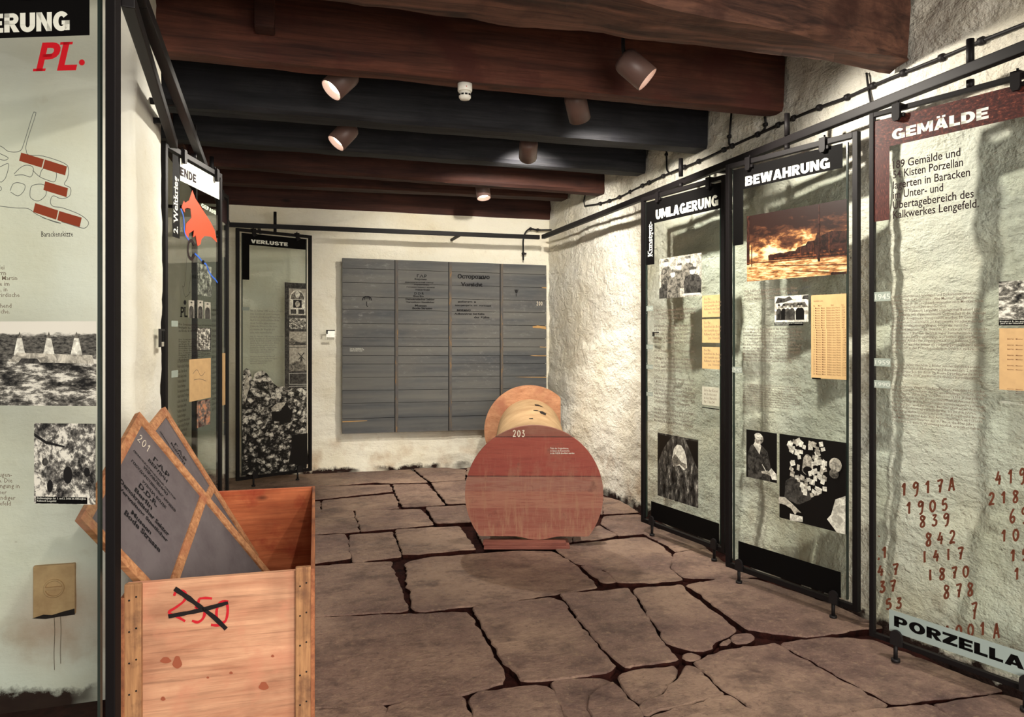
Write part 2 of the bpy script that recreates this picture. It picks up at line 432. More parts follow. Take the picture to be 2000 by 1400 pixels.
def text_bm(txt, bold=0.0, serif=False, stencil=False, shear=0.0, res=2, line=1.0, space=1.0):
    bm = raw_text(txt, bold, res, line, space)
    if serif: add_serifs(bm)
    if stencil: add_stencil(bm)
    if shear:
        for v in bm.verts: v.co.x += v.co.y*shear
    return bm
def place_text(bm, fn, name, mat, parent):
    for v in bm.verts: v.co = fn(v.co.x, v.co.y)
    me = bpy.data.meshes.new(name); bm.to_mesh(me); bm.free()
    return link_mesh(name, me, mat, parent)
def fit_box(bm, x0, x1, y0, y1):
    a, b, c, d = bbox2(bm)
    for v in bm.verts:
        v.co.x = x0+(v.co.x-a)/(b-a)*(x1-x0); v.co.y = y0+(v.co.y-c)/(d-c)*(y1-y0)
    return bm

def smooth(pts, n=6, closed=False):
    out = []; N = len(pts)
    rng = range(N if closed else N-1)
    for i in rng:
        p = [Vector(pts[(i+k) % N]) if closed else Vector(pts[max(0, min(N-1, i+k))]) for k in (-1, 0, 1, 2)]
        for k in range(n):
            t_ = k/n
            out.append(.5*((2*p[1])+(p[2]-p[0])*t_+(2*p[0]-5*p[1]+4*p[2]-p[3])*t_**2+(3*p[1]-p[0]-3*p[2]+p[3])*t_**3))
    if not closed: out.append(Vector(pts[-1]))
    return out
def ribbon(bm, pts, w, fn, mat=0, wob=0.0):
    """flat brush stroke along 2D points, mapped by fn"""
    pts = [Vector((p[0], p[1])) for p in pts]; L = []; R = []
    for i, p in enumerate(pts):
        d = pts[min(i+1, len(pts)-1)]-pts[max(i-1, 0)]
        if d.length < 1e-9: d = Vector((1, 0))
        d.normalize(); n = Vector((-d.y, d.x))*w/2*(1+wob*(noise.noise(Vector((p.x*9/w*.05, p.y*9/w*.05, 1.3)))))
        L.append(bm.verts.new(fn(*(p+n)))); R.append(bm.verts.new(fn(*(p-n))))
    for i in range(len(pts)-1):
        f = bm.faces.new((R[i], R[i+1], L[i+1], L[i])); f.material_index = mat
DIG = {  # handwriting strokes in a 0.6 x 1 box
 '0': [[(.3, 1), (.06, .75), (.05, .3), (.28, 0), (.52, .25), (.55, .7), (.3, 1)]],
 '1': [[(.1, .7), (.36, 1), (.34, .5), (.33, 0)]],
 'i': [[(.32, 1), (.3, .5), (.33, 0)]],
 '2': [[(.05, .78), (.2, 1), (.45, .92), (.48, .65), (.25, .3), (.04, .02), (.3, .06), (.58, .02)]],
 '3': [[(.08, .95), (.48, .97), (.25, .6), (.5, .45), (.48, .12), (.22, 0), (.04, .15)]],
 '4': [[(.3, 1), (.12, .55), (.04, .38), (.58, .42)], [(.42, .7), (.4, .3), (.36, 0)]],
 '5': [[(.55, 1), (.15, .98)], [(.15, .98), (.1, .55), (.4, .6), (.54, .3), (.35, .02), (.05, .08)]],
 '6': [[(.45, 1), (.15, .65), (.06, .25), (.28, 0), (.52, .2), (.4, .45), (.1, .32)]],
 '7': [[(.04, .92), (.3, .97), (.58, .96), (.42, .5), (.32, -.05)], [(.18, .52), (.56, .5)]],
 '8': [[(.45, .9), (.2, 1), (.1, .75), (.45, .4), (.45, .08), (.18, 0), (.08, .22), (.3, .5), (.52, .8), (.42, .95)]],
 '9': [[(.5, .9), (.25, 1), (.06, .75), (.2, .55), (.48, .72), (.52, .95), (.5, .5), (.4, .0), (.15, -.15)]],
 'A': [[(.02, 0), (.3, 1), (.36, .9), (.6, 0)], [(.1, .38), (.55, .35)]],
 '.': [[(.1, .0), (.14, .04)]], ',': [[(.15, .1), (.08, -.15)]], ' ': []}
def hand(bm, txt, x, y, hgt, wid, w, fn, adv=.72, lean=0.0, mat=0):
    for c in txt:
        for st in DIG[c]:
            pts = smooth([(x+(a+lean*b)*wid, y+b*hgt) for a, b in st], 5)
            ribbon(bm, pts, w, fn, mat, .25)
        x += adv*wid if c not in '.,' else adv*wid*.4
    return x

# ------------------------------------------------------------------ the setting
XR, YB = 2.0*H, 5.60*H            # right wall and back wall
XP, YP0, YP1 = -.418*H, 2.314*H, 2.785*H    # the pier that juts out on the left
XL = -.66*H
ZC = 2.30*H
def grid(name, nu, nv, fn, mat, kind='structure'):
    bm = bmesh.new()
    V = [[bm.verts.new(fn(i/nu, j/nv)) for i in range(nu+1)] for j in range(nv+1)]
    for j in range(nv):
        for i in range(nu):
            f = bm.faces.new((V[j][i], V[j][i+1], V[j+1][i+1], V[j+1][i])); f.smooth = True
    me = bpy.data.meshes.new(name); bm.to_mesh(me); bm.free()
    o = link_mesh(name, me, mat); o['kind'] = kind; return o
def rough(x, y, z, a):
    p = Vector((x, y, z))
    n = noise.fractal(p*1.4, 1.0, 2.0, 3)*.6+noise.fractal(Vector((x*2.2+z*2.6, y*2.2+z*2.6, z*6.5)), 1.0, 2.0, 4)*.45
    r = abs(noise.fractal(Vector((x, y*3.0+z*2.0, z*5.0)), 1.0, 2.1, 3))
    return a*(n-.5*r)
def f_right(u, v):
    y = -1.6*H+u*(YB+.03+1.6*H); z = -.05+v*(ZC+.1)
    b = .055*H*max(0, 1-z/(.55*H))**1.5+max(0, (y/H-3.6))*.012*H*max(0, 1-z/(.8*H))
    return (XR-b-rough(XR, y, z, .034)*(1 if z > .0 else .6), y, z)
grid('wall_right', 440, 130, f_right, M['wall_rough'])
def f_back(u, v):
    x = XL-.1+u*(XR+.12-XL); top = 1.985*H+.035*H*noise.fractal(Vector((x*3.1, 3.3, 0)), 1, 2, 4)+.02*(x/H)
    z = -.05+v*(top+.05)
    b = .05*H*max(0, 1-z/(.35*H))**1.5
    return (x, YB-b-rough(x, YB, z, .03), z)
grid('wall_back', 170, 130, f_back, M['wall'])
# left wall: front of the pier, its side, the recess beyond it
prof = [(-2.6*H, YP0+.02), (-.6*H, YP0), (XP-.015, YP0), (XP, YP0+.015), (XP, YP1-.015), (XP-.015, YP1), (XL, YP1), (XL, YB+.05)]
def along(t):
    L = [(Vector(prof[i+1])-Vector(prof[i])).length for i in range(len(prof)-1)]; d = t*sum(L)
    for i, l in enumerate(L):
        if d <= l or i == len(L)-1: return Vector(prof[i]).lerp(Vector(prof[i+1]), min(1, d/l))
        d -= l
LT = sum((Vector(prof[i+1])-Vector(prof[i])).length for i in range(len(prof)-1))
def f_left(u, v):
    p = along(u); z = -.05+v*(ZC+.1)
    k = .012 if u > .3 else .010
    return (p.x+rough(p.x, p.y, z, k), p.y+rough(p.y, p.x, z, k), z)
grid('wall_left', 330, 90, f_left, M['pier'])
mb = MB(); mb.box((-2.6*H, -1.6*H, ZC), (XR+.1, YB+.2, ZC+.04))
M['ceil'] = m_wood('black_ceiling_boards', (20, 14, 13), (34, 24, 21), 'Y', 1, .2)
mb.build('ceiling', M['ceil'])['kind'] = 'structure'

# ---- floor of irregular flagstones traced on the ground
a1 = lambda L: [(600+x/2.693, 880+y/2.693) for x, y in L]
a2 = lambda L: [(1200+x/2.5, 950+y/2.5) for x, y in L]
STONES = [a1(q) for q in [
 [(-450,128),(0,120),(380,105),(540,96),(632,163),(440,168),(350,163),(150,178),(0,184),(-450,205)],
 [(560,92),(730,88),(830,98),(830,150),(650,161)], [(842,88),(1180,78),(1190,138),(842,150)],
 [(-300,205),(0,190),(430,177),(448,212),(80,250),(-300,275)], [(85,258),(455,222),(482,296),(78,317)], [(-300,285),(64,262),(68,318),(-300,335)],
 [(447,174),(630,170),(725,279),(503,291)], [(652,167),(835,155),(862,158),(870,273),(738,275)], [(880,156),(1130,145),(1160,268),(885,273)], [(1145,142),(1540,170),(1552,330),(1180,275)],
 [(-300,345),(0,330),(238,314),(272,424),(0,438),(-300,450)], [(252,312),(600,307),(665,386),(287,420)], [(624,297),(830,285),(868,373),(680,380)], [(848,281),(1150,276),(1230,368),(882,376)],
 [(-300,460),(0,447),(200,439),(228,563),(40,588),(-300,600)], [(216,438),(445,422),(496,548),(242,581)], [(464,412),(798,396),(880,513),(508,543)], [(890,410),(1395,385),(1388,475),(935,490)],
 [(1558,240),(1640,262),(1745,322),(1555,332)], [(1560,342),(1745,333),(1850,418),(1640,443),(1545,380)], [(1532,388),(1628,440),(1500,462),(1398,468),(1402,440)],
 [(1430,596),(1540,617),(1636,680),(1550,683)],
 [(520,585),(640,553),(1090,522),(1290,524),(1380,572),(1532,713),(1300,746),(1000,793),(590,836),(547,808),(553,740),(528,700),(528,640)],
 [(-350,625),(40,602),(440,577),(458,640),(532,833),(450,843),(-350,885)],
 [(-600,900),(0,877),(480,858),(838,841),(897,932),(1036,1165),(1026,1212),(800,1272),(400,1322),(-600,1385)],
 [(875,823),(1260,773),(1346,792),(1416,890),(1606,1115),(1614,1143),(1558,1162),(1280,1198),(1122,1202),(1012,1070)],
 [(1290,1215),(1340,1198),(1540,1183),(1617,1212),(1736,1370),(1830,1500),(1420,1500)],
 [(858,1287),(900,1258),(1230,1228),(1267,1238),(1357,1400),(1405,1500),(890,1500)],
 [(418,1342),(560,1312),(800,1281),(828,1322),(858,1430),(872,1500),(422,1500)], [(-500,1400),(393,1333),(407,1360),(409,1500),(-500,1500)]]]
STONES += [a2(q) for q in [
 [(-292,305),(-200,280),(115,247),(150,247),(238,292),(282,337),(268,390),(330,448),(210,460),(22,463),(-52,400),(-182,372)],
 [(-262,525),(75,497),(176,672),(256,782),(312,840),(40,883),(-68,772)],
 [(92,495),(328,473),(418,562),(595,692),(578,708),(480,758),(458,793),(392,803),(303,778),(262,768),(184,640)],
 [(350,482),(540,448),(700,453),(1050,573),(1330,690),(1200,690),(1000,727),(920,727),(655,698),(524,600),(444,540)],
 [(584,718),(640,708),(676,726),(648,753),(592,763),(573,740)], [(512,765),(560,738),(572,755),(522,771)], [(330,820),(380,810),(430,822),(400,845),(340,843)],
 [(295,322),(450,300),(540,370),(760,430),(640,438),(500,442),(343,437),(280,385)], [(120,215),(250,205),(400,270),(450,292),(300,312),(250,280),(170,240)],
 [(394,852),(560,788),(788,758),(896,822),(1322,1052),(1308,1068),(1060,1117),(724,1122),(643,1050),(544,980)],
 [(804,757),(1060,728),(1260,745),(1900,985),(1780,998),(1350,1043),(922,816)],
 [(14,907),(298,864),(312,900),(238,988),(122,1050),(32,960)], [(334,868),(388,873),(518,992),(532,1002),(152,1106),(130,1060),(252,992),(322,922)],
 [(540,1010),(694,1100),(735,1210),(160,1230),(166,1118)], [(-8,950),(112,1075),(142,1150),(145,1250),(-95,1250),(-120,1010)],
 [(760,1140),(1060,1126),(1340,1078),(1540,1058),(1650,1125),(1700,1260),(770,1270)], [(1565,1053),(1900,1008),(2300,1150),(2300,1260),(1720,1250),(1660,1125)]]]
def stone(bm, pts, seed):
    rnd = random.Random(seed); c = rnd.random()
    P2 = [Vector((p.x, p.y)) for p in pts]
    # densify, roughen and round the outline
    out = []
    n = len(P2)
    for i in range(n):
        a, b = P2[i], P2[(i+1) % n]; k = max(2, int((b-a).length/.022))
        for j in range(k): out.append(a.lerp(b, j/k))
    for _ in range(1):
        m = len(out); out = [(out[(i-1) % m]+out[i]*2+out[(i+1) % m])/4 for i in range(m)]
    ctr = sum(out, Vector((0, 0)))/len(out)
    out = [p+(p-ctr).normalized()*.008 for p in out]
    out = [p+Vector((noise.noise(Vector((p.x*14, p.y*14, seed))), noise.noise(Vector((p.x*14, p.y*14, seed+9.1)))))*.013+Vector((noise.noise(Vector((p.x*47, p.y*47, seed+3))), noise.noise(Vector((p.x*47, p.y*47, seed+5.1)))))*.007 for p in out]
    tx, ty, dz = rnd.uniform(-.004, .004), rnd.uniform(-.004, .004), rnd.uniform(-.006, .003)
    hz = lambda p: dz+tx*(p.x-ctr.x)+ty*(p.y-ctr.y)
    vs = [bm.verts.new((p.x, p.y, hz(p))) for p in out]
    try: f = bm.faces.new(vs)
    except ValueError: return
    f.normal_update()
    if f.normal.z < 0: f.normal_flip()
    r = bmesh.ops.extrude_face_region(bm, geom=[f])
    tv = [e for e in r['geom'] if isinstance(e, bmesh.types.BMVert)]; tf = [e for e in r['geom'] if isinstance(e, bmesh.types.BMFace)]
    for v in vs: v.co.z = -.045
    top_outer = list(tv)
    rr = bmesh.ops.inset_region(bm, faces=tf, thickness=.006, depth=0.0, use_even_offset=True)
    for v in vs: pass
    for v in top_outer: v.co.z += 0
    inner = {v for ff in tf for v in ff.verts}
    for v in {v for ff in rr['faces'] for v in ff.verts}-inner: v.co.z -= .006
    for ff in tf: ff.material_index = 1
    for ff in rr['faces']: ff.material_index = 1; ff.smooth = True
    if f.is_valid: f.material_index = 1
    for ff in {g for v in tv for g in v.link_faces} | set(tf):
        for lo in ff.loops: lo[tone] = (c, c, c, 1)
bm = bmesh.new()
tone = bm.loops.layers.float_color.new('tone')
nv = 0
for i, q in enumerate(STONES):
    stone(bm, [on_z(x, y, 0) for x, y in q], i*3.7)
# rows nearer than the photograph shows
for r_ in range(3):
    x = -2.2*H
    while x < XR-.05:
        w = random.uniform(.5, .9); x1 = min(x+w, XR-.02); y1 = 1.12*H-r_*.62*H-.012*0; sl = .10*(x/H)
        y1 = (1.60-.20*(x/H+.3))*H*0+ (1.30*H-r_*.65*H) - .35*(x-(-.2*H))*.55
        pts = [Vector((x+.008, y1-.62*H, 0)), Vector((x1-.008, y1-.62*H-.19*(x1-x), 0)), Vector((x1-.008, y1-.19*(x1-x)-.016, 0)), Vector((x+.008, y1-.016, 0))]
        stone(bm, pts, 400+r_*31+x)
        x = x1
fb = bm.faces.new([bm.verts.new(q) for q in ((-2.7*H, -1.7*H, -.03), (XR+.1, -1.7*H, -.03), (XR+.1, YB+.2, -.03), (-2.7*H, YB+.2, -.03))]); fb.material_index = 0
me = bpy.data.meshes.new('floor'); bm.to_mesh(me); bm.free()
t = NT('flagstone'); v = t.coord(); n1 = t.noise(v, 1.7, 5); n2 = t.noise(v, 9, 8, .65); n3 = t.noise(t.coord((1, 1.5, 1), rot=(0, 0, .5)), 11, 9, .72); n4 = t.noise(v, 120, 3)
col = t.mix(t.mapr(n1, .35, .65), S((156, 128, 112)), S((116, 90, 82)))
col = t.mix(t.mapr(n2, .52, .75, 0, .7), col, S((78, 58, 53)))
col = t.mix(t.mapr(n4, .52, .72, 0, .5), col, S((168, 146, 124)))
n6 = t.noise(v, 34, 8, .75, .3)
at = t.new('ShaderNodeAttribute'); at.attribute_name = 'tone'
col = t.mix(t.mapr(at.outputs['Fac'], 0, 1, 0, .55), col, t.mix(t.mapr(n1, .4, .6), S((174, 146, 124)), S((122, 96, 88))))
n5 = t.noise(t.coord((1, 1.3, 1), rot=(0, 0, -.35)), 4.5, 9, .7, .2)
col = t.mix(t.mapr(n5, .50, .66, 0, .72), col, S((80, 60, 56)))
col = t.mix(t.mapr(t.noise(v, 2.6, 6, .6), .56, .70, 0, .6), col, S((70, 54, 52)))
col = t.mix(t.mapr(n6, .54, .66, 0, .45), col, S((182, 156, 128)))
col = t.mix(t.mapr(n6, .46, .36, 0, .5), col, S((78, 58, 54)))
t.bump(t.math('ADD', t.math('ADD', t.math('ADD', t.math('MULTIPLY', n3, .8), t.math('MULTIPLY', n6, .5)), t.math('MULTIPLY', n4, .10)), t.math('MULTIPLY', n5, .9)), .9, .022)
M['flag'] = t.fin(col, t.mapr(n2, .3, .7, .45, .72), .4)
t = NT('joint_soil_rough'); v = t.coord(); n = t.noise(v, 22, 8, .7)
t.bump(n, .8, .02); M['soil'] = t.fin(t.ramp(n, [(.35, S((26, 11, 10))), (.65, S((58, 27, 22))), (.85, S((104, 62, 48)))]), .95, .1)
fl = link_mesh('floor', me, [M['soil'], M['flag']]); fl['kind'] = 'structure'

# ------------------------------------------------------------------ timber ceiling beams
MBEAM = [m_wood('hewn_brown_timber', (48, 31, 26), (112, 76, 60), 'X', .9, .6, (52, 28, 22)),
         m_wood('red_brown_timber', (52, 29, 23), (98, 57, 43), 'X', .9, .4, (66, 30, 24)),
         m_wood('blue_black_timber', (20, 21, 25), (44, 44, 47), 'X', .9, .4, (26, 26, 32)),
         m_wood('dark_red_timber', (38, 20, 17), (72, 41, 31), 'X', .9, .4, (46, 22, 18))]
def beam(x0, x1, fy0, fy1, fz, mi, name, label, seed, rag=.006):
    n = 60; bm = bmesh.new(); rings = []
    for i in range(n+1):
        u = i/n; x = x0+(x1-x0)*u
        ya, yb, zb = fy0(u), fy1(u), fz(u); ch = .022
        pr = [(ya, ZC-.005), (ya, (ZC+zb)/2), (ya, zb+ch), (ya+ch*.8, zb), ((ya+yb)/2, zb), (yb-ch*.8, zb), (yb, zb+ch), (yb, (ZC+zb)/2), (yb, ZC-.005)]
        rings.append([bm.verts.new((x, y+rag*noise.fractal(Vector((x*2.2, k*1.7, seed)), 1, 2, 3)*1.4, z+(rag*noise.fractal(Vector((x*2.6, k*1.1+7, seed)), 1, 2, 3) if z < ZC-.01 else 0))) for k, (y, z) in enumerate(pr)])
    for i in range(n):
        for k in range(8):
            f = bm.faces.new((rings[i][k], rings[i+1][k], rings[i+1][k+1], rings[i][k+1]))
    bm.faces.new(rings[0]); bm.faces.new(rings[-1][::-1])
    bmesh.ops.recalc_face_normals(bm, faces=bm.faces)
    me = bpy.data.meshes.new(name); bm.to_mesh(me); bm.free()
    return tag(link_mesh(name, me, MBEAM[mi]), label, 'beam', 'ceiling beams')
XB0, XB1 = -1.0*H, XR-.01
lerp = lambda a, b: (lambda u: (a+(b-a)*u)*H)
beam(XB0, XB1, lambda u: (1.80+.18*max(0, (u-.5)/.5)**2)*H, lambda u: 2.075*H, lerp(1.898, 1.915), 0, 'ceiling_beam', 'thick rough hewn brown ceiling beam nearest the camera', 1, .016)
beam(XB0*.62, XB1, lambda u: 2.638*H, lambda u: 2.745*H, lerp(1.935, 1.945), 1, 'ceiling_beam', 'red brown ceiling beam carrying the smoke detector', 2)
beam(XB0*.62, XB1, lambda u: 3.227*H, lambda u: 3.36*H, lerp(1.925, 1.93), 2, 'ceiling_beam', 'blue black ceiling beam just behind the smoke detector', 3)
beam(XB0*.62, XB1, lambda u: 3.893*H, lambda u: 4.02*H, lerp(1.955, 1.949), 2, 'ceiling_beam', 'blue black ceiling beam, the farther of the two blackened ones', 4)
beam(XB0*.62, XB1, lambda u: 4.481*H, lambda u: 4.59*H, lerp(1.965, 1.937), 3, 'ceiling_beam', 'dark red ceiling beam between the far blackened beam and the back wall', 5)
beam(XB0*.62, XB1, lambda u: 5.15*H, lambda u: 5.30*H, lerp(2.0, 2.025), 3, 'ceiling_beam', 'last dark ceiling beam against the top of the back wall', 6)
mb = MB(); mb.box((XL-.2, YB-.02, 1.93*H), (XR+.1, YB+.15, ZC)); o = mb.build('trim_1', MBEAM[3]); o['kind'] = 'structure'
mb = MB(); mb.box((XL-.1, YP1+.005, 2.02*H), (-.54*H, YB-.03, ZC-.01)); o = mb.build('trim_2', MBEAM[3]); o['kind'] = 'structure'
# short timber stub between the nearest beams
mb = MB(); p = on_y(515, 30, 2.60*H)
mb.box((p.x-.035, p.y-.06, on_y(515, 62, 2.60*H).z), (p.x+.045, p.y+.035, ZC-.005), .006)
tag(mb.build('timber_stub', MBEAM[3]), 'short dark timber stub hanging down in front of the red brown beam', 'timber')

# ------------------------------------------------------------------ hanging rails
ZR = 1.738*H
RW = .034
def rail(name, pts, label, arms, z=ZR):
    e = empty(name, (pts[0][0]*H, pts[0][1]*H, z)); o = Vector((pts[0][0]*H, pts[0][1]*H, z))
    mb = MB()
    for a, b in zip(pts, pts[1:]): mb.sqbar(W(a[0], a[1], 0)+Vector((0, 0, z))-o, W(b[0], b[1], 0)+Vector((0, 0, z))-o, RW, .038)
    mb.build('rail_bar', M['black'], e)
    for (ax, ay, bx, by) in arms:
        mb = MB(); mb.sqbar(W(ax, ay, 0)+Vector((0, 0, z))-o, W(bx, by, 0)+Vector((0, 0, z))-o, .022, .022)
        mb.build('wall_arm', M['black'], e)
    return tag(e, label, 'rail')
rail('hanging_rail', [(1.80, .4), (1.82, 5.22)], 'black square steel hanging rail along the right wall', [(1.80, .7, 2.05, .7), (1.815, 2.9, 2.05, 2.9)])
rail('hanging_rail', [(-.395, 5.25), (1.80, 5.25)], 'black square steel hanging rail along the back wall above the grey lid', [(-.2, 5.25, -.2, 5.62), (1.2, 5.25, 1.2, 5.62)])
rail('hanging_rail', [(-.29, .75), (-.3137, 1.794), (-.353, 3.33), (-.39, 5.22)], 'black steel hanging rail along the left wall past the white pier', [(-.33, 2.55, -.43, 2.55), (-.375, 4.6, -.68, 4.6)])
rail('hanging_rail', [(-.318, 1.68), (-.40, 2.90)], 'second black bar below the left hanging rail, beside the white pier', [(-.375, 2.60, -.43, 2.60)], 1.69*H)

# ------------------------------------------------------------------ exhibition panels
ZB, ZT = .05*H, 1.702*H
class Panel:
    def __init__(s, name, L, R, label, glass=None, group='glass exhibition panels', tube=.025, gl=(.055, .055), clips=None, feet=None):
        s.a, s.b = W(L[0], L[1], 0), W(R[0], R[1], 0)
        s.w = (s.b-s.a).length; s.dir = (s.b-s.a).normalized(); s.rz = math.atan2(s.dir.y, s.dir.x)
        c = (s.a+s.b)/2; s.c = c
        s.e = tag(empty(name, c, s.rz), label, 'exhibition panel', group)
        s.n = Vector((s.dir.y, -s.dir.x, 0))          # towards the viewer
        s.hw = s.w/2
        mb = MB(); t2 = tube/2
        for x in (-s.hw+t2, s.hw-t2): mb.box((x-t2, -t2, ZB), (x+t2, t2, ZT), .002)
        for z in (ZB+t2, ZT-t2): mb.box((-s.hw+tube, -t2*.98, z-t2), (s.hw-tube, t2*.98, z+t2), .002)
        mb.build('frame', M['black'], s.e)
        mb = MB(); mb.tube([(0, 0, ZT-.002), (0, 0, ZR-.0195)], .013, 10); mb.tube([(0, 0, ZR+.0195), (0, 0, ZR+.10*H)], .013, 10); mb.build('pivot_rod', M['black'], s.e)
        s.gx0, s.gx1 = -s.hw+gl[0], s.hw-gl[1]; s.gz0, s.gz1 = ZB+.038, ZT-.036
        mb = MB(); mb.box((s.gx0, -.004, s.gz0), (s.gx1, .004, s.gz1)); mb.build('glass_pane', glass or M['glass'], s.e)
        s.lay = 0
        for x, y, w_, h_ in ((s.gx0, 0, .0035, 0), (s.gx1, 0, .0035, 0)):
            mb = MB(); mb.box((x-w_, -.0046, s.gz0), (x+w_, .0046, s.gz1)); mb.build('glass_edge', M['edge'], s.e)
        for x in ([s.uv(p, 300)[0] for p in clips] if clips else (s.gx0+.15*s.w, s.gx1-.24*s.w)):
            mb = MB(); mb.prism([(x-.015, s.gz1-.010), (x-.009, s.gz1-.022), (x+.009, s.gz1-.022), (x+.015, s.gz1-.010), (x+.015, ZT+.004), (x-.015, ZT+.004)], -.024, -.010, lambda a, b, o: Vector((a, o, b)))
            mb.box((x-.015, -.022, ZT+.001), (x+.015, .018, ZT+.008)); mb.tube([(x, -.004, ZT), (x, -.004, ZT+.02)], .004, 8)
            mb.box((x+.0155, -.018, ZT-.046), (x+.028, .02, ZT-.032)); mb.build('glass_clip', M['black'], s.e)
        for x in ([s.uv(p, 1050)[0] for p in feet] if feet else (s.gx0+.16*s.w, s.gx1-.16*s.w)):
            mb = MB(); pr = [(x-.022, ZB+.005)]+[(x+.022*math.cos(q), s.gz0+.004+.022*math.sin(q)) for q in [math.pi-math.pi*k/8 for k in range(9)]]+[(x+.022, ZB+.005)]
            mb.prism(pr, -.026, -.016, lambda a, b, o: Vector((a, o, b)))
            mb.box((x-.015, -.0159, ZB+.005), (x+.015, .0, ZB+.035))
            mb.tube([(x-.01, -.008, ZB+.01), (x-.01, -.008, .012)], .008, 8); mb.lathe([(.016, .0), (.016, .012)], 10, 0, Matrix.Translation((x-.01, -.008, .0)))
            mb.build('glass_foot', M['black2'], s.e)
    def uv(s, px, py, off=.0055):
        r = ray(px, py); q = s.c+s.n*off
        k = (q-CAMP).dot(s.n)/r.dot(s.n); w = CAMP+r*k
        return ((w-s.c).dot(s.dir), w.z)
    def step(s):
        s.lay += 1; return -.0055-.00006*s.lay
    def rect(s, name, mat, p0, p1, label=None, y=None):
        """printed rectangle; p0 and p1 are two photo pixels of its upper left and lower right corner"""
        (u0, z1), (u1, z0) = s.uv(*p0), s.uv(*p1); y = y or s.step()
        u0, u1 = max(u0, s.gx0), min(u1, s.gx1); z0, z1 = max(z0, s.gz0), min(z1, s.gz1)
        mb = MB(); mb.sheet([(u0, y, z0), (u1, y, z0), (u1, y, z1), (u0, y, z1)])
        o = mb.build(name, mat, s.e, False)
        if label: o['label'] = label
        return (u0, u1, z0, z1)
    def uvrect(s, name, mat, u0, u1, z0, z1):
        y = s.step(); mb = MB(); mb.sheet([(u0, y, z0), (u1, y, z0), (u1, y, z1), (u0, y, z1)]); return mb.build(name, mat, s.e, False)
    def picture(s, name, base, p0, p1, shapes=(), label=None, box=None):
        """print with figures drawn over it; shapes are (material, polygon in 0..1)"""
        if box: u0, u1, z0, z1 = box
        else:
            (u0, z1), (u1, z0) = s.uv(*p0), s.uv(*p1)
        u1 = min(u1, s.gx1); u0 = max(u0, s.gx0)
        y = s.step(); mb = MB(); mb.sheet([(u0, y, z0), (u1, y, z0), (u1, y, z1), (u0, y, z1)]); mats = [base]
        for m, poly in shapes:
            y2 = s.step()
            if m not in mats: mats.append(m)
            mb.poly([(u0+(u1-u0)*a, y2, z0+(z1-z0)*b) for a, b in poly], mats.index(m))
        o = mb.build(name, mats, s.e, False)
        if label: o['label'] = label
        return (u0, u1, z0, z1)
    def poly(s, name, mat, pxs, label=None, sm=0):
        q = [s.uv(*p) for p in pxs]
        if sm: q = [(v_.x, v_.y) for v_ in smooth(q, sm, True)]
        y = s.step(); mb = MB(); mb.poly([(a, y, b) for a, b in q]); o = mb.build(name, mat, s.e, False)
        if label: o['label'] = label
        return o
    def line(s, name, mat, paths, w, sm=4):
        y = s.step(); bm = bmesh.new()
        for p in paths:
            q = smooth([s.uv(*k) for k in p], sm); ribbon(bm, q, w, lambda a, b: Vector((a, y, b)))
        me = bpy.data.meshes.new(name); bm.to_mesh(me); bm.free(); return link_mesh(name, me, mat, s.e)
    def head(s, txt, mat, p0, p1, bold=.035, name='header_lettering', **kw):
        (u0, z1), (u1, z0) = s.uv(*p0), s.uv(*p1)
        bm = fit_box(heavy_bm(txt) if txt.isupper() and txt != 'PL' else text_bm(txt, bold, res=4, **kw), u0, u1, z0, z1); y = s.step()
        return place_text(bm, lambda a, b: Vector((a, y, b)), name, mat, s.e)
    def vert(s, txt, mat, p0, p1, bold=.02, name='side_lettering', **kw):
        """lettering turned to read upwards, filling the pixel box p0 (upper left) p1 (lower right)"""
        (u0, z1), (u1, z0) = s.uv(*p0), s.uv(*p1)
        bm = fit_box(text_bm(txt, bold, res=4, **kw), z0, z1, -u1, -u0); y = s.step()
        return place_text(bm, lambda a, b: Vector((-b, y, a)), name, mat, s.e)
    def block(s, lines, mat, p0, p1, last=None, name='text_block', bold=0.004):
        """lines of body text; p0 = upper left, p1 = lower right pixel of the block"""
        (u0, z1), (u1, z0) = s.uv(*p0), s.uv(*p1)
        bm = text_bm('\n'.join(lines), bold, res=1); a, b, c, d = bbox2(bm)
        bm = fit_box(bm, u0, u1, z0, z1); y = s.step()
        return place_text(bm, lambda q, r: Vector((q, y, r)), name, mat, s.e)

E1 = lambda x, y: (1230+x/1.868, 330+y/1.867)
F1 = lambda x, y: (1400+x/2.916, 240+y/2.916)
F2 = lambda x, y: (1400+x/2.694, 700+y/2.694)
G4 = lambda x, y: (1660+x/3.182, 80+y/3.182)
G5 = lambda x, y: (1680+x/3.182, 500+y/3.182)
G6 = lambda x, y: (1680+x/2.694, 880+y/2.694)
D5 = lambda x, y: (400+x/2.547, 400+y/2.547)
A1 = lambda x, y: (x/2, y/2)
B3 = lambda x, y: (300+x/3.111, 250+y/3.111)
PH = {k: m_photo('photo_'+k, k) for k in ('rubble', 'land', 'rock', 'dark', 'cave', 'grey', 'mixed', 'dusk')}
PH['cave2'] = m_photo('photo_cave_light', 'rock', seed=3.1, scale=1.6)
def grain(name, rgb, rough_=.45, amt=.55):
    t = NT(name); v = t.coord(); n = t.noise(v, 38, 7, .72, .8); k = 1-amt
    return t.fin(t.mix(t.mapr(n, .42, .62), S(tuple(c*k for c in rgb)), S(tuple(min(255, c*1.12+10) for c in rgb))), rough_, .3)
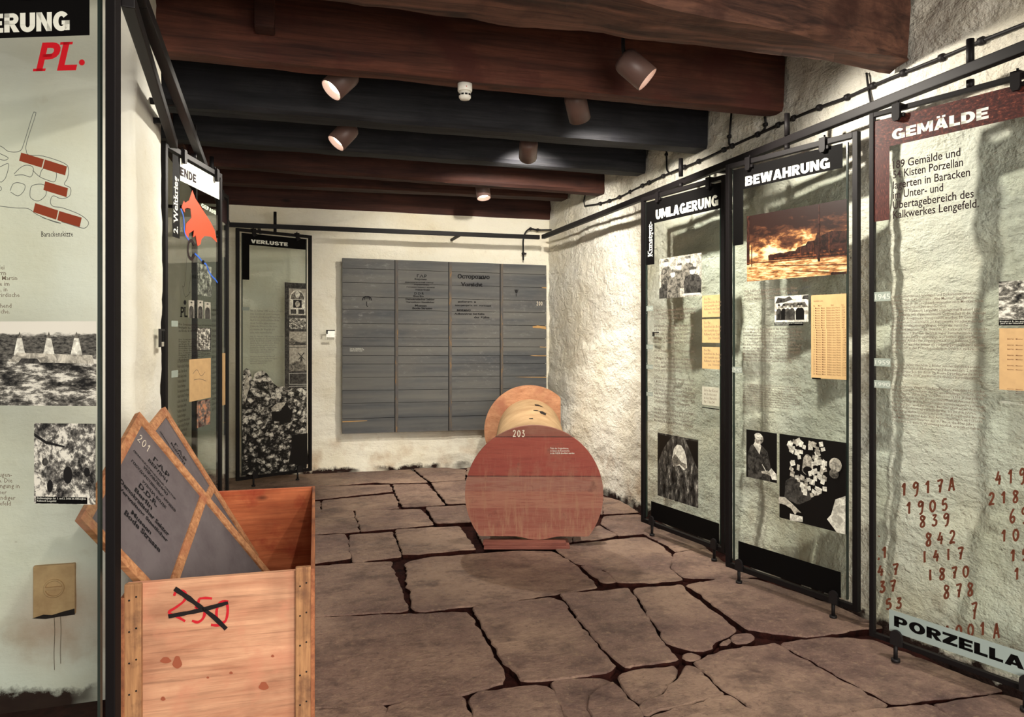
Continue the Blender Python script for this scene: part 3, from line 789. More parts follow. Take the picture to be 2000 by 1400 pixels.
SH = {'k': plain('photo_black', (12, 11, 11), .45), 'd': grain('photo_dark_grey', (66, 64, 60)), 'm': grain('photo_mid_grey', (122, 118, 108)),
      'l': grain('photo_light_grey', (184, 180, 166), .45, .35), 'w': grain('photo_white', (222, 220, 206), .45, .2), 'sep': grain('photo_sepia_black', (48, 22, 15)), 'sepm': grain('photo_sepia_brown', (104, 56, 30))}
PAPER = m_paper('tan_paper', (214, 180, 128)); PAPER2 = m_paper('pale_paper', (196, 194, 176)); PAPER3 = m_paper('ochre_paper', (198, 164, 118))
def ell(cx, cy, rx, ry, n=14, a0=0, a1=360):
    return [(cx+rx*math.cos(math.radians(a0+(a1-a0)*k/n)), cy+ry*math.sin(math.radians(a0+(a1-a0)*k/n))) for k in range(n if a1-a0 == 360 else n+1)]
def person_shapes(x, y, w, h, coat='d', face='l', cap=True):
    out = [(SH[coat], [(x-w*.5, y), (x-w*.52, y+h*.5), (x-w*.38, y+h*.66), (x-w*.12, y+h*.72), (x+w*.12, y+h*.72), (x+w*.38, y+h*.66), (x+w*.52, y+h*.5), (x+w*.5, y)]),
           (SH[face], ell(x, y+h*.83, w*.17, h*.12))]
    if cap: out.append((SH[coat], [(x-w*.2, y+h*.88), (x+w*.2, y+h*.88), (x+w*.24, y+h*.95), (x, y+h), (x-w*.24, y+h*.95)]))
    return out

# ---- A: the panel beside the camera, in front of the pier
pr_ = Vector((-.319, 1.594)); dl = Vector((-.9317, .363)).normalized()
pa = Panel('exhibition_panel', pr_+dl*.60, pr_, 'big glass panel at the left edge with a map of barracks and red letters', group=None, gl=(.05, .046))
pa.uvrect('header_band', M['ink'], pa.gx0, pa.uv(175, 60)[0], pa.uv(140, 70)[1], pa.gz1)
pa.head('ERUNG', M['white_ink'], (-19, 27), (136, 60), .05)
pa.head('PL', M['red'], (64, 84), (151, 137), .028, 'red_lettering', serif=True, shear=.22)
pa.poly('red_lettering', M['red'], [(160+6*math.cos(q), 122+6*math.sin(q)) for q in [k*.6283 for k in range(10)]])
pa.line('map_outline', M['line'], [[A1(*q) for q in L] for L in [
 [(-90,545),(0,570),(30,590),(60,594),(80,588),(92,565),(128,448),(136,440),(139,450),(105,555),(103,590),(115,606),(170,610),(250,637),(268,660),(264,695),(252,720),(276,735),(272,765),(240,776),(208,765),(197,788),(208,806),(245,812),(312,838),(345,866),(338,887),(318,890),(270,875),(240,866)],
 [(-120,790),(0,805),(60,812),(110,815),(145,838),(205,864),(238,872),(165,850)], [(55,680),(80,655),(105,645),(130,655),(122,690),(90,683),(58,685)],
 [(128,665),(155,690),(190,705),(215,708),(218,670),(170,658),(155,690)], [(40,745),(52,718),(75,714),(98,724),(92,748),(70,765),(42,750)],
 [(118,745),(128,724),(172,722),(180,760),(150,785),(120,772),(118,745)], [(0,600),(32,616),(20,626),(0,622),(-25,612),(0,600)], [(0,652),(34,640),(24,690),(10,708),(0,710),(-22,690),(0,652)], [(0,728),(6,735),(0,745),(-30,738),(0,728)]]], .0016)
for q in [[(83,596),(172,622),(163,655),(75,628)], [(176,623),(262,650),(255,685),(167,658)], [(177,708),(266,735),(260,770),(170,742)], [(138,793),(228,822),(220,858),(130,828)], [(232,824),(320,850),(312,887),(224,860)]]:
    pa.poly('barrack_block', M['brick'], [A1(*k) for k in q])
pa.block(['Barackenskizze'], M['text_dark'], (81, 452), (143, 462), name='caption_lettering')
for txt, xr, y in [('lei',9,522),('errn',12,533),('sar Martin',34,543),('ke im',19,554),('le, in',15,565),('terirdische',39,576),('chend',23,597),('ische.',20,608),
                   ('ugen-',24,927),('en. Die',25,938),('bringung in',39,949),('ner',14,961),('ständiger',31,972),('gefeld',22,983)]:
    (u1, z) = pa.uv(xr, y+4); (u0_, z2) = pa.uv(xr-4.1*len(txt), y-4)
    bm = text_bm(txt, .004, res=1); a, b, c, d = bbox2(bm); k = .0112/.72; yy = pa.step()
    place_text(bm, lambda q, r, k=k, u1=u1, z=z, b=b, yy=yy: Vector((u1+(q-b)*k, yy, z+r*k)), 'text_block', M['text_ink'], pa.e)
kil = []
for kx in (.18, .42, .61, .76, .90): kil += [(SH['w'], [(kx-.03, .60), (kx-.012, .80), (kx+.012, .80), (kx+.03, .60)]), (SH['m'], [(kx-.012, .80), (kx, .88), (kx+.012, .80)])]
kil += [(SH['l'], [(.55, .52), (.60, .63), (.98, .60), (.99, .50)]), (SH['w'], [(.05, .50), (.06, .66), (.16, .66), (.17, .50)]), (SH['d'], [(.6, .50), (.62, .56), (.70, .56), (.72, .50)])]
pa.picture('photo_print', PH['land'], (-190, 628), (189, 793), kil)
pa.picture('photo_print', PH['cave2'], (68, 826), (188, 985), [(SH['k'], ell(.55, .36, .075, .11)), (SH['k'], ell(.26, .22, .05, .08)), (SH['k'], ell(.86, .40, .05, .06)), (SH['d'], ell(.18, .52, .05, .05)), (SH['k'], [(0, .88), (.2, .78), (.5, .72), (.5, .70), (.2, .74), (0, .84)])])
pa.rect('caption_strip', M['ink'], (72, 969), (172, 984))
pa.block(['Stolleneingänge der 1. und 2. Sohle im Altbergbau', 'Kalkwerk Lengefeld'], M['white_ink'], (74, 970), (169, 982), name='caption_lettering')

# ---- B: edge-on panel by the pier, war map
pb = Panel('exhibition_panel', (-.437, 2.91), (-.289, 3.44), 'narrow angled glass panel behind the pier with an orange red war map', M['glass_b'], None, gl=(.034, .012), clips=(356, 420))
pb.uvrect('side_band', M['ink'], pb.uv(337, 400)[0], pb.uv(351, 400)[0], pb.uv(344, 464)[1], pb.gz1)
pb.vert('2. Weltkrieg', M['white_ink'], (339, 342), (350, 458), .015, serif=True)
hb = (pb.uv(352, 350)[0], pb.gx1, pb.uv(390, 371)[1], pb.uv(390, 330)[1])
pb.uvrect('header_band', M['headwhite'], *hb)
pb.head('ENDE', M['text_dark'], (352, 325), (383, 358), .03)
pb.poly('map_arrow', M['orange'], [B3(*q) for q in [(235,378),(255,430),(300,500),(345,570),(370,620),(385,695),(350,660),(310,655),(290,675),(285,705),(268,718),(262,690),(255,650),(240,665),(245,620),(215,640),(208,680),(190,640),(198,580),(230,545),(225,490),(205,485),(190,490),(190,515),(170,480),(185,440),(190,455),(215,440),(225,410)]])
pb.line('map_river', M['blue'], [[B3(*q) for q in [(165,490),(180,530),(185,580),(190,640),(215,680)]], [B3(*q) for q in [(250,762),(275,785),(300,815),(320,830),(335,870),(355,900),(375,920),(388,940)]]], .009)
pb.line('map_letter', M['text_dark'], [[B3(*q) for q in [(248,712),(232,685),(214,695),(208,740),(214,780),(232,795),(248,770)]]], .017)
pb.poly('map_town', M['ink'], [B3(300+9*math.cos(k*.63), 815+13*math.sin(k*.63)) for k in range(10)])
pb.line('map_arrow_outline', M['text_dark'], [[B3(*q) for q in [(203,770),(187,960),(175,957),(192,1028),(222,995),(212,985),(240,800)]]], .0022, 2)
pb.head('PL', M['ink'], B3(160, 1085), B3(206, 1150), .02, 'map_lettering', serif=True)
pb.poly('map_town', M['ink'], [B3(190+8*math.cos(k*.63), 1060+15*math.sin(k*.63)) for k in range(10)])
def menpic(k): return person_shapes(.5, 0, .8, .95, 'd', 'l')
for (x0, y0, x1, y1) in [(212, 1045, 246, 1155), (266, 1045, 300, 1158), (308, 1055, 345, 1160)]:
    pb.picture('photo_print', PH['grey'], B3(x0, y0), B3(x1, y1), menpic(0))
pb.picture('photo_print', PH['mixed'], B3(262, 1215), B3(342, 1345))
L_ = ['Die Sowjetische Armee erreicht im', 'Frühjahr die Stadt. Der Krieg geht', 'zu Ende. In den Stollen und', 'Baracken liegen Gemälde,', 'Porzellan und Akten der', 'Dresdner Sammlungen.']
pb.block(L_[:3], M['text_dark'], B3(150, 1185), B3(350, 1240)); pb.block((L_+L_)[:10], M['text_dark'], B3(150, 1280), (412, 700)); pb.block((L_+L_+L_)[:16], M['text_dark'], (346, 702), (370, 850))
pb.rect('paper_facsimile', PAPER3, (369, 702), (411, 776)); pb.picture('photo_print', m_photo('photo_red_brown', 'rock', (60, 20, 14), (190, 130, 96), 4.), (384, 784), (410, 828))
pb.line('stamp_lettering', M['text_ink'], [[(376, 730), (384, 722), (392, 734), (400, 726)], [(378, 742), (390, 740), (402, 744)]], .003)
for y in (632, 730): pb.rect('year_tag', M['tag'], (334, y-6), (347, y+6))

# ---- C: next panel on the left rail
pc = Panel('exhibition_panel', (-.398, 3.47), (-.300, 3.965), 'glass panel behind the war map panel, seen nearly edge-on', M['glass_b'], None, gl=(.045, .012))
pc.head('GEFAHR', M['white_ink'], (393, 396), (424, 421), .045)
pc.uvrect('header_band', M['text_dark'], pc.uv(431, 430)[0], pc.gx1, pc.uv(440, 436)[1], pc.gz1)
pc.picture('photo_print', m_photo('photo_dim', 'mixed', (30, 30, 30), (200, 198, 186), 7.), (380, 512), (413, 580)); pc.picture('photo_print', m_photo('photo_dim_b', 'dark', seed=2.), (384, 640), (412, 684))
pc.rect('paper_facsimile', PAPER3, (429, 690), (440, 790))
pc.block((L_*4)[:20], M['text_dark'], (414, 600), (428, 800))

# ---- D: the panel in front of the back wall
ang = math.radians(27); cd = Vector((-.093, 5.25)); dd = Vector((math.cos(ang), math.sin(ang)))*.27
pd = Panel('exhibition_panel', cd-dd, cd+dd, 'glass panel headed VERLUSTE with a rubble photo at the back wall', None, None, gl=(.05, .05), clips=(495, 580), feet=(497, 583))
pd.uvrect('header_band', M['ink'], pd.gx0, pd.gx1-.006, pd.uv(543, 483)[1], pd.gz1)
pd.uvrect('side_band', M['ink'], pd.gx0, pd.uv(487, 500)[0], pd.uv(478, 546)[1], pd.uv(543, 483)[1])
pd.head('VERLUSTE', M['white_ink'], (490, 467), (562, 481), .05)
pd.rect('picture_column', SH['d'], D5(397, 385), D5(512, 915))
pd.picture('photo_print', PH['grey'], D5(418, 415), D5(503, 550), [(SH['w'], [(.05, .03), (.05, .6)]+ell(.5, .6, .45, .36, 10, 180, 0)+[(.95, .03)]), (SH['m'], [(.1, .6)]+ell(.5, .6, .4, .3, 10, 180, 0)), (SH['w'], ell(.5, .78, .14, .12)), (SH['k'], [(.25, .28), (.25, .58), (.75, .58), (.75, .28)]), (SH['l'], ell(.5, .42, .14, .12)), (SH['d'], [(.1, .05), (.1, .22), (.42, .22), (.42, .05)]), (SH['d'], [(.55, .05), (.55, .22), (.9, .22), (.9, .05)])])
pd.picture('photo_print', m_photo('photo_paint_a', 'mixed', seed=1.2), D5(420, 562), D5(503, 618))
pd.picture('photo_print', m_photo('photo_paint_b', 'grey', seed=2.2), D5(420, 630), D5(505, 705), [(SH['m'], [(0, .1), (0, .35), (.15, .6), (.3, .45), (.6, .3), (1, .35), (1, .1)]), (SH['d'], [(.2, .1), (.4, .3), (.9, .25), (1, .1)])])
pd.picture('photo_print', m_photo('photo_paint_c', 'grey', seed=3.2), D5(420, 710), D5(505, 825), [(SH['m'], [(0, 0), (0, .3), (.4, .42), (.8, .38), (1, .2), (1, 0)]), (SH['d'], [(.62, .40), (.66, .62), (.74, .62), (.78, .40)]), (SH['d'], [(.5, .75), (.53, .78), (.9, .5), (.87, .47)]), (SH['d'], [(.86, .8), (.9, .77), (.55, .47), (.52, .5)])])
for (y0, y1) in ((838, 892), (903, 912)):
    pd.line('empty_picture_outline', M['white_ink'], [[D5(420, y0), D5(507, y0-2), D5(507, y1), D5(420, y1), D5(420, y0)]], .003, 1)
pd.rect('year_tag', M['tag'], D5(181, 508), D5(222, 526))
TX_D = ['Am 13. Februar 1945 wurden in Dresden', 'viele Gemälde auf einem Lastwagen', 'durch den Bombenangriff vernichtet.', 'Auch in der Stadt verblieben Bilder,', 'die als Verluste gelten müssen.', 'Zahlreiche Werke sind bis heute', 'verschollen. Ihr Weg läßt sich', 'nicht mehr nachvollziehen.', '', 'Weitere Bestände wurden auf', 'Schlösser und in Stollen verlagert', 'und nach dem Kriege nicht', 'wieder aufgefunden.']
pd.block(TX_D[:8], M['text_faint'], D5(225, 520), D5(395, 640)); pd.block(TX_D, M['text_faint'], D5(225, 650), D5(392, 790))
rp = [D5(*q) for q in [(180,880),(190,825),(205,812),(222,822),(238,872),(248,840),(265,828),(285,824),(308,838),(325,862),(345,890),(362,905),(400,902),(440,912),(480,905),(517,918),(522,1318),(180,1345)]]
q = [pd.uv(*p) for p in rp]; y = pd.step(); mb = MB(); us = [a for a, b in q]; zs = [b for a, b in q]
vs = [mb.bm.verts.new((max(pd.gx0, min(pd.gx1, a)), y, b)) for a, b in q]; f = mb.bm.faces.new(vs)
for lo, (a, b) in zip(f.loops, q): lo[mb.uv].uv = ((a-min(us))/(max(us)-min(us)), (b-min(zs))/(max(zs)-min(zs)))
mb.build('photo_print', PH['rubble'], pd.e, False)
pd.poly('photo_shadow_shape', SH['k'], [D5(*k) for k in [(330,1030),(375,1025),(405,985),(437,1040),(425,1085),(335,1075)]])
pd.poly('photo_shadow_shape', SH['k'], [D5(*k) for k in [(432,1145),(510,1135),(510,1215),(518,1290),(415,1290),(430,1205)]])
pd.poly('photo_highlight', SH['l'], [D5(*k) for k in [(192,960),(200,850),(212,835),(222,900),(215,930),(200,985)]])
pd.poly('photo_highlight', SH['l'], [D5(*k) for k in [(330,1010),(360,985),(405,980),(380,1015),(335,1028)]])

# ---- E: Umlagerung
pe = Panel('exhibition_panel', (1.727, 3.414), (1.824, 2.811), 'glass panel headed UMLAGERUNG, farthest back on the right wall', None, None, gl=(.045, .04), clips=(1287, 1386), feet=(1276, 1398))
pe.uvrect('header_band', M['ink'], pe.gx0, pe.uv(*E1(338, 100))[0], pe.uv(*E1(323, 145))[1], pe.gz1)
pe.uvrect('side_band', M['ink'], pe.gx0, pe.uv(*E1(90, 250))[0], pe.uv(*E1(75, 349))[1], pe.uv(*E1(323, 145))[1])
pe.head('UMLAGERUNG', M['white_ink'], E1(95, 149), E1(323, 133), .05)
pe.vert('Kunstgut-', M['white_ink'], E1(66, 195), E1(88, 318), .015, serif=True)
sh = [(SH['l'], [(0, 0), (0, 1), (1, 1), (1, 0)])]
for x, y, w, h, c in [(.18, .3, .26, .68, 'm'), (.70, .36, .26, .62, 'm'), (.50, .22, .28, .62, 'm'), (.34, 0, .34, .70, 'm'), (.80, .05, .38, .66, 'd')]: sh += person_shapes(x, y, w, h, c, 'w', True)
sh.append((SH['d'], [(0, 0), (0, .25), (.2, .42), (.2, 0)])); sh.append((SH['w'], [(.55, .03), (.55, .08), (.98, .08), (.98, .03)]))
pe.picture('photo_print', PH['grey'], E1(108, 328), E1(262, 462), sh)
TX_E = ['In den letzten Kriegsmonaten wurden die Kunstschätze', 'Dresdens an sichere Orte in Sachsen umgelagert. Auch', 'Schlösser links der Elbe dienten als Bergungsorte.', '', 'Das Kalkwerk Lengefeld wurde als geeignet befunden,', 'weil die Stollen tief im Berg lagen. Am Ende des', 'Winters trafen hier die Transporte mit Gemälden ein.', 'Man brachte die Kisten in die Baracken und Strecken', 'unter Tage. Die Feuchtigkeit gefährdete die Bilder', 'sehr, und Restauratoren mußten ständig anwesend sein.', '', 'Im Mai fanden die Trophäenbrigaden den Bergungsort.', 'Offiziere und Fachleute sichteten den Bestand. Die', 'Gemälde wurden nach Pillnitz gebracht und geordnet,', 'verpackt und für die Reise vorbereitet.', '', 'Im Sommer gingen die Züge mit Kunstgut nach Osten.', 'In Moskau und Kiew wurden die Werke untersucht und', 'restauriert. Erst nach zehn Jahren kehrten die Bilder', 'nach Dresden zurück und wurden dort wieder gezeigt.']
pe.block(TX_E[:9], M['text_ink'], E1(90, 510), E1(240, 640)); pe.block(TX_E[9:20]+TX_E[:8], M['text_ink'], E1(90, 655), E1(240, 945))
for y0, y1 in ((462, 538), (548, 634), (648, 732)):
    pe.rect('paper_facsimile', PAPER, E1(265, y0), E1(350, y1))
    pe.block(['Der Rat', 'betreffend die Bergung', 'der Gemälde aus dem', 'Kalkwerk, mit Dank', '        gez. Unterschrift'], M['text_ink'], E1(272, y0+8), E1(340, y1-10), name='typewritten_lines')
pe.rect('paper_facsimile', PAPER2, E1(265, 792), E1(328, 866)); pe.block(['Liste der Kisten', 'im Stollen und', 'in der Baracke', 'Nr. 1 bis 54'], M['text_ink'], E1(272, 800), E1(322, 858), name='typewritten_lines')
for y in (734, 870): pe.rect('caption_strip', M['ink'], E1(265, y), E1(348 if y < 800 else 328, y+5))
for y in (508, 648, 721, 820):
    r_ = pe.rect('year_tag', M['tag'], E1(62, y-8), E1(86, y+9)); pe.head('1945', M['tag_ink'], E1(66, y-4), E1(85, y+6), .01, 'year_lettering', serif=True)
pe.picture('photo_print', PH['cave'], E1(103, 960), E1(251, 1236), [(SH['w'], [(.40, .52), (.38, .66), (.42, .80), (.50, .87), (.60, .87), (.68, .80), (.73, .68), (.74, .55), (.66, .50), (.55, .56)]), (SH['m'], [(.36, .62), (.42, .52), (.56, .58), (.72, .52), (.72, .6), (.6, .62), (.45, .72)]), (SH['k'], [(.0, .98), (.0, .5), (.14, .75), (.35, .97)]), (SH['k'], [(1, .98), (1, .55), (.86, .75), (.7, .97)])])
pe.uvrect('bottom_band', M['ink'], pe.uv(*E1(79, 1250))[0], pe.uv(*E1(328, 1310))[0], pe.gz0+.002, pe.uv(*E1(200, 1250))[1])

# ---- F: Bewahrung
pf = Panel('exhibition_panel', (1.727, 2.653), (1.873, 2.079), 'glass panel headed BEWAHRUNG with a sepia train picture at the top', None, None, gl=(.045, .055), clips=(1464, 1610), feet=(1447, 1632))
zh = pf.uv(*F1(440, 315))[1]
pf.uvrect('header_band', M['ink'], pf.gx0, pf.gx1-.02, zh, pf.gz1)
pf.uvrect('side_band', M['ink'], pf.gx0, pf.uv(*F1(151, 500))[0], pf.uv(*F1(120, 696))[1], zh)
pf.head('BEWAHRUNG', M['white_ink'], F1(162, 306), F1(644, 256), .05)
tr = [(SH['sep'], [(.24, .285), (.235, .36), (.26, .378), (.30, .37), (.36, .388), (.40, .372), (.46, .392), (.52, .386), (.54, .43), (.62, .45), (.64, .50), (.72, .50), (.76, .55), (.86, .60), (1, .57), (1, .23), (.8, .255), (.5, .275)]), (SH['sepm'], [(.3, .30), (.3, .315), (.98, .30), (.98, .275)]),(SH['sepm'], [(0.440, .325), (0.440, .345), (0.468, .345), (0.468, .325)]),(SH['sepm'], [(0.490, .325), (0.490, .345), (0.518, .345), (0.518, .325)]),(SH['sepm'], [(0.540, .325), (0.540, .345), (0.568, .345), (0.568, .325)]),(SH['sepm'], [(0.600, .325), (0.600, .345), (0.628, .345), (0.628, .325)]),(SH['sepm'], [(0.660, .325), (0.660, .345), (0.688, .345), (0.688, .325)]),(SH['sepm'], [(0.720, .325), (0.720, .345), (0.748, .345), (0.748, .325)]),(SH['sepm'], [(0.790, .325), (0.790, .345), (0.818, .345), (0.818, .325)]),(SH['sepm'], [(0.860, .325), (0.860, .345), (0.888, .345), (0.888, .325)]),(SH['sepm'], [(0.930, .325), (0.930, .345), (0.958, .345), (0.958, .325)]),(SH['sepm'], [(.57, .29), (.57, .43), (.573, .43), (.573, .29)]), (SH['sepm'], [(.695, .28), (.695, .49), (.699, .49), (.699, .28)]), (SH['sepm'], [(.84, .27), (.84, .57), (.845, .57), (.845, .27)]),
      (SH['sep'], [(.05, .22), (.05, .55), (.06, .55), (.06, .22)]), (SH['sep'], [(0, .25), (0, 1), (.03, 1), (.03, .25)]), (SH['sepm'], [(0, .27), (0, .285), (1, .25), (1, .235)]), (SH['sepm'], [(.3, .2), (.3, .21), (1, .13), (1, .115)]), (SH['sepm'], [(.5, .11), (1, .02), (1, 0), (.5, .10)]),
      (SH['sep'], [(.70, .44), (.735, .62), (.745, .98), (.755, .98), (.76, .2), (.74, .2)]), (SH['sep'], [(.86, 0), (.86, .03), (1, .03), (1, 0)])]
pf.picture('picture_print', PH['dusk'], F1(172, 532), F1(747, 858), tr)
pf.block(['Vom Kalkwerk gelangten alle geborgenen Bilder', 'zunächst nach Pillnitz bei Dresden, auf die Güter', 'im Elbtal wurden sie verteilt.'], M['text_ink'], F1(157, 950), F1(465, 995))
sh = [(SH['w'], [(0, .42), (0, 1), (1, 1), (1, .42)]), (SH['d'], [(.02, .72), (.1, .95), (.3, .9), (.45, .98), (.55, .85), (.3, .75)]), (SH['d'], [(.82, .85), (.86, .98), (1, .98), (1, .82)]), (SH['m'], [(.15, .55), (.3, .72), (.9, .74), (.98, .55)]), (SH['w'], [(.0, .0), (0, .28), (1, .28), (1, 0)])]
for x in (.13, .28, .40, .53, .72, .80): sh += person_shapes(x, .08, .16, .62, 'k' if x in (.28, .72, .80) else 'd', 'l', True)
pf.picture('photo_print', PH['grey'], F1(331, 988), F1(523, 1132), sh); pf.rect('caption_strip', M['ink'], F1(331, 1136), F1(495, 1153))
pf.block(['Kunstexperten und Offiziere der Trophäenbrigade', 'in Pillnitz vor dem Schloß'], M['white_ink'], F1(336, 1138), F1(490, 1151), name='caption_lettering')
b = pf.rect('paper_facsimile', PAPER, F1(540, 982), F2(690, 113))
rows = ['%d  Meister, Maler   Bildnis eines Herrn   %d' % (k+1, 1200+k*37) for k in range(28)]
pf.block(['Gemälde Liste', '', 'Nr.     Maler                   Bild                Inv.']+rows, M['num'], F1(552, 1010), F2(682, 95), name='typewritten_lines'); pf.rect('caption_strip', M['ink'], F2(503, 100), F2(550, 110))
TX_F = ['Die Auslagerung der Gemälde in das Kalkwerk geschah in', 'letzter Minute. Die Feuchtigkeit im Stollen hätte die Bilder', 'zerstört. Restauratoren und Bergleute bewahrten sie vor', 'dem Untergang. Offiziere der Sowjetischen Armee suchten', 'die Verstecke und fanden die Gemälde. Die Bergung', 'der Kunstwerke aus den Stollen leiteten Fachleute, die im', 'Mai der Trophäenbrigade angehörten. Sie brachten viele', 'Werke nach Pillnitz. Sie wurden dort gesichtet und nach', 'Moskau transportiert und dort restauriert. In', 'jahrelanger Arbeit wurden die Schäden behoben und die', 'Bilder gerettet. Am Ende der Aktion wurden die']
pf.block(TX_F, M['text_ink'], F1(152, 1168), F1(495, 1372)); pf.block(TX_F[2:5], M['text_ink'], F2(140, 62), F2(455, 98)); pf.block(TX_F[:10], M['text_ink'], F2(138, 128), F2(455, 278))
pf.rect('year_tag', M['tag'], F2(76, 42), F2(135, 76)); pf.head('1945', M['tag_ink'], F2(82, 48), F2(132, 72), .01, 'year_lettering', serif=True)
pf.picture('photo_print', SH['k'], F2(158, 372), F2(319, 655), [(SH['d'], [(.06, .0), (.04, .5), (.16, .68), (.3, .74), (.5, .72), (.7, .6), (.8, .3), (.78, 0)]), (SH['w'], [(.24, .70), (.44, .52), (.5, .70), (.42, .78), (.3, .78)]),
    (SH['l'], ell(.42, .84, .15, .11)), (SH['w'], ell(.40, .89, .13, .07)), (SH['k'], [(.27, .8), (.24, .88), (.28, .9), (.3, .82)]), (SH['d'], [(.46, .80), (.54, .80), (.54, .815), (.46, .815)]), (SH['d'], [(.37, .86), (.42, .86), (.42, .87), (.37, .87)]), (SH['d'], [(.48, .86), (.54, .86), (.54, .87), (.48, .87)]),
    (SH['l'], [(.5, .18), (.7, .22), (.95, .15), (1, .1), (.95, .08), (.7, .14), (.52, .14)]), (SH['w'], [(.75, .2), (.82, .28), (.98, .18), (1, .06), (.85, .05), (.8, .14)]), (SH['w'], [(.52, .32), (.66, .18), (.68, .19), (.54, .33)])])
rnd = random.Random(5); sh = [(SH['d'], [(.08, .25), (.1, .45), (.25, .55), (.45, .5), (.5, .3), (.3, .2)]), (SH['l'], ell(.43, .69, .10, .12)), (SH['k'], ell(.45, .62, .075, .05)), (SH['k'], [(.33, .60), (.33, .80), (.45, .84), (.38, .76), (.36, .62)])]
for k in range(95):
    a = rnd.random(); cx = .12+.6*rnd.random()**.8; cy = .34+.62*rnd.random()
    if .33 < cx < .52 and .55 < cy < .82 and a < .9: continue
    if cx < .3 and cy < .5: continue
    w, h, r_ = rnd.uniform(.02, .04), rnd.uniform(.02, .035), rnd.uniform(-.5, .5)
    sh.append((SH['w'] if rnd.random() < .6 else SH['l'], [(cx+x*w*math.cos(r_)-y*h*math.sin(r_), cy+x*w*math.sin(r_)+y*h*math.cos(r_)) for x, y in ((-1, -1), (1, -1), (1, 1), (-1, 1))]))
sh += [(SH['l'], ell(.86, .74, .09, .08)), (SH['m'], ell(.84, .64, .07, .05)), (SH['w'], [(.74, .12), (.80, .18), (.86, .36), (1, .42), (1, 0), (.88, 0)]), (SH['l'], [(0, .17), (0, .25), (.1, .26), (.22, .2), (.36, .12), (.30, .12), (.26, .08), (.2, .14), (.1, .17)]), (SH['w'], [(.18, .0), (.18, .08), (.38, .08), (.38, .02), (.3, .01)])]
pf.picture('photo_print', SH['k'], F2(333, 395), F2(686, 925), sh)
pf.uvrect('bottom_band', M['ink'], pf.uv(*F2(120, 1000))[0], pf.uv(*F2(660, 1200))[0], pf.gz0+.002, pf.uv(*F2(390, 1040))[1])

# ---- G: Gemaelde
pg = Panel('exhibition_panel', (1.763, 1.909), (1.925, 1.335), 'big glass panel headed GEMÄLDE with brown handwritten numbers, by the right edge', None, None, tube=.019, gl=(.012, .04), clips=(1754, 1987), feet=(1755, 2010))
zh = pg.uv(*G4(560, 585))[1]
pg.uvrect('header_band', M['copper'], pg.gx0, pg.gx1, zh, pg.gz1); pg.uvrect('side_band', M['copper'], pg.gx0, pg.uv(*G4(246, 800))[0], pg.uv(*G4(195, 1118))[1], zh)
(u0, z1), (u1, z0) = pg.uv(*G4(262, 548)), pg.uv(*G4(862, 490))
bm = heavy_bm('GEMÄLDE'); a, b_, c, d = bbox2(bm); bc = heavy_bm('GEMALDE'); c2 = bbox2(bc); bc.free()
k = (z1-z0)/(c2[3]-c2[2]); y = pg.step()
(_, zb_) = pg.uv(*G4(262, 618))
place_text(bm, lambda p, q: Vector((u0+(p-a)/(b_-a)*(u1-u0), y, zb_+(q-c2[2])*(pg.uv(*G4(262, 552))[1]-zb_)/(c2[3]-c2[2]))), 'header_lettering', M['white_ink'], pg.e)
for txt, xr, yb, yr in [('189 Gemälde und', 687, 795, 715), ('54 Kisten Porzellan', 703, 855, 778), ('lagerten in Baracken', 747, 920, 835), ('im Unter- und', 580, 982, 935), ('Übertagebereich des', 770, 1045, 970), ('Kalkwerkes Lengefeld.', 802, 1105, 1035)]:
    bm = text_bm(txt, .012, res=3); a, b, c, d = bbox2(bm); (u0, z0) = pg.uv(*G4(268, yb)); (u1, _) = pg.uv(*G4(xr, yr)); yy = pg.step(); kz = .0305/.72
    place_text(bm, lambda p, q, a=a, b=b, u0=u0, u1=u1, z0=z0, yy=yy, kz=kz: Vector((u0+(p-a)/(b-a)*(u1-u0), yy, z0+q*kz)), 'intro_text', M['text_dark'], pg.e)
TX_G1 = ['Nach vorhandenen Unterlagen und Dokumentationen ist', 'bekannt, daß 1242 Gemälde „Alte Meister“ der Galerie', 'Dresden durch die Trophäenkommission nach Moskau, Kiew', 'und Leningrad überführt worden sind.', 'Aus dem im Kalkwerk Lengefeld eingelagerten Bestand sind', '119 Gemälde mit abgenommenem Original-Paß in die damalige', 'UdSSR als Kriegsbeute transportiert worden. 50 Gemälde', 'verblieben in Deutschland. 20 Kunstwerke verschwanden auf', 'nicht nachvollziehbaren Wegen, bevor die russische', 'Trophäenkommission die Gemälde im Kalkwerk fand und auslie-', 'gern konnte. Über den Verbleib vieler Porzellanstücke ist noch', 'kein Licht ins Dunkel gedrungen. Vor kurzer Zeit wurde erst', 'die genaue Anzahl der eingelagerten Kisten bekannt. Ein', 'großer Teil wird für immer als verlustig gelten. Andere Stücke', 'sind wieder in der Porzellan-Galerie in Dresden zu bewun-', 'dern.']
TX_G2 = ['In diesem Jahre tauchten 2 Bilder wieder auf und konnten', 'durch Gerichtsbeschluß zurückgegeben werden. 2 weitere', 'Gemälde wurden bis dahin im Raum Dresden versteckt ge-', 'halten, welche auch wieder in die Galerie zurückkehrten.']
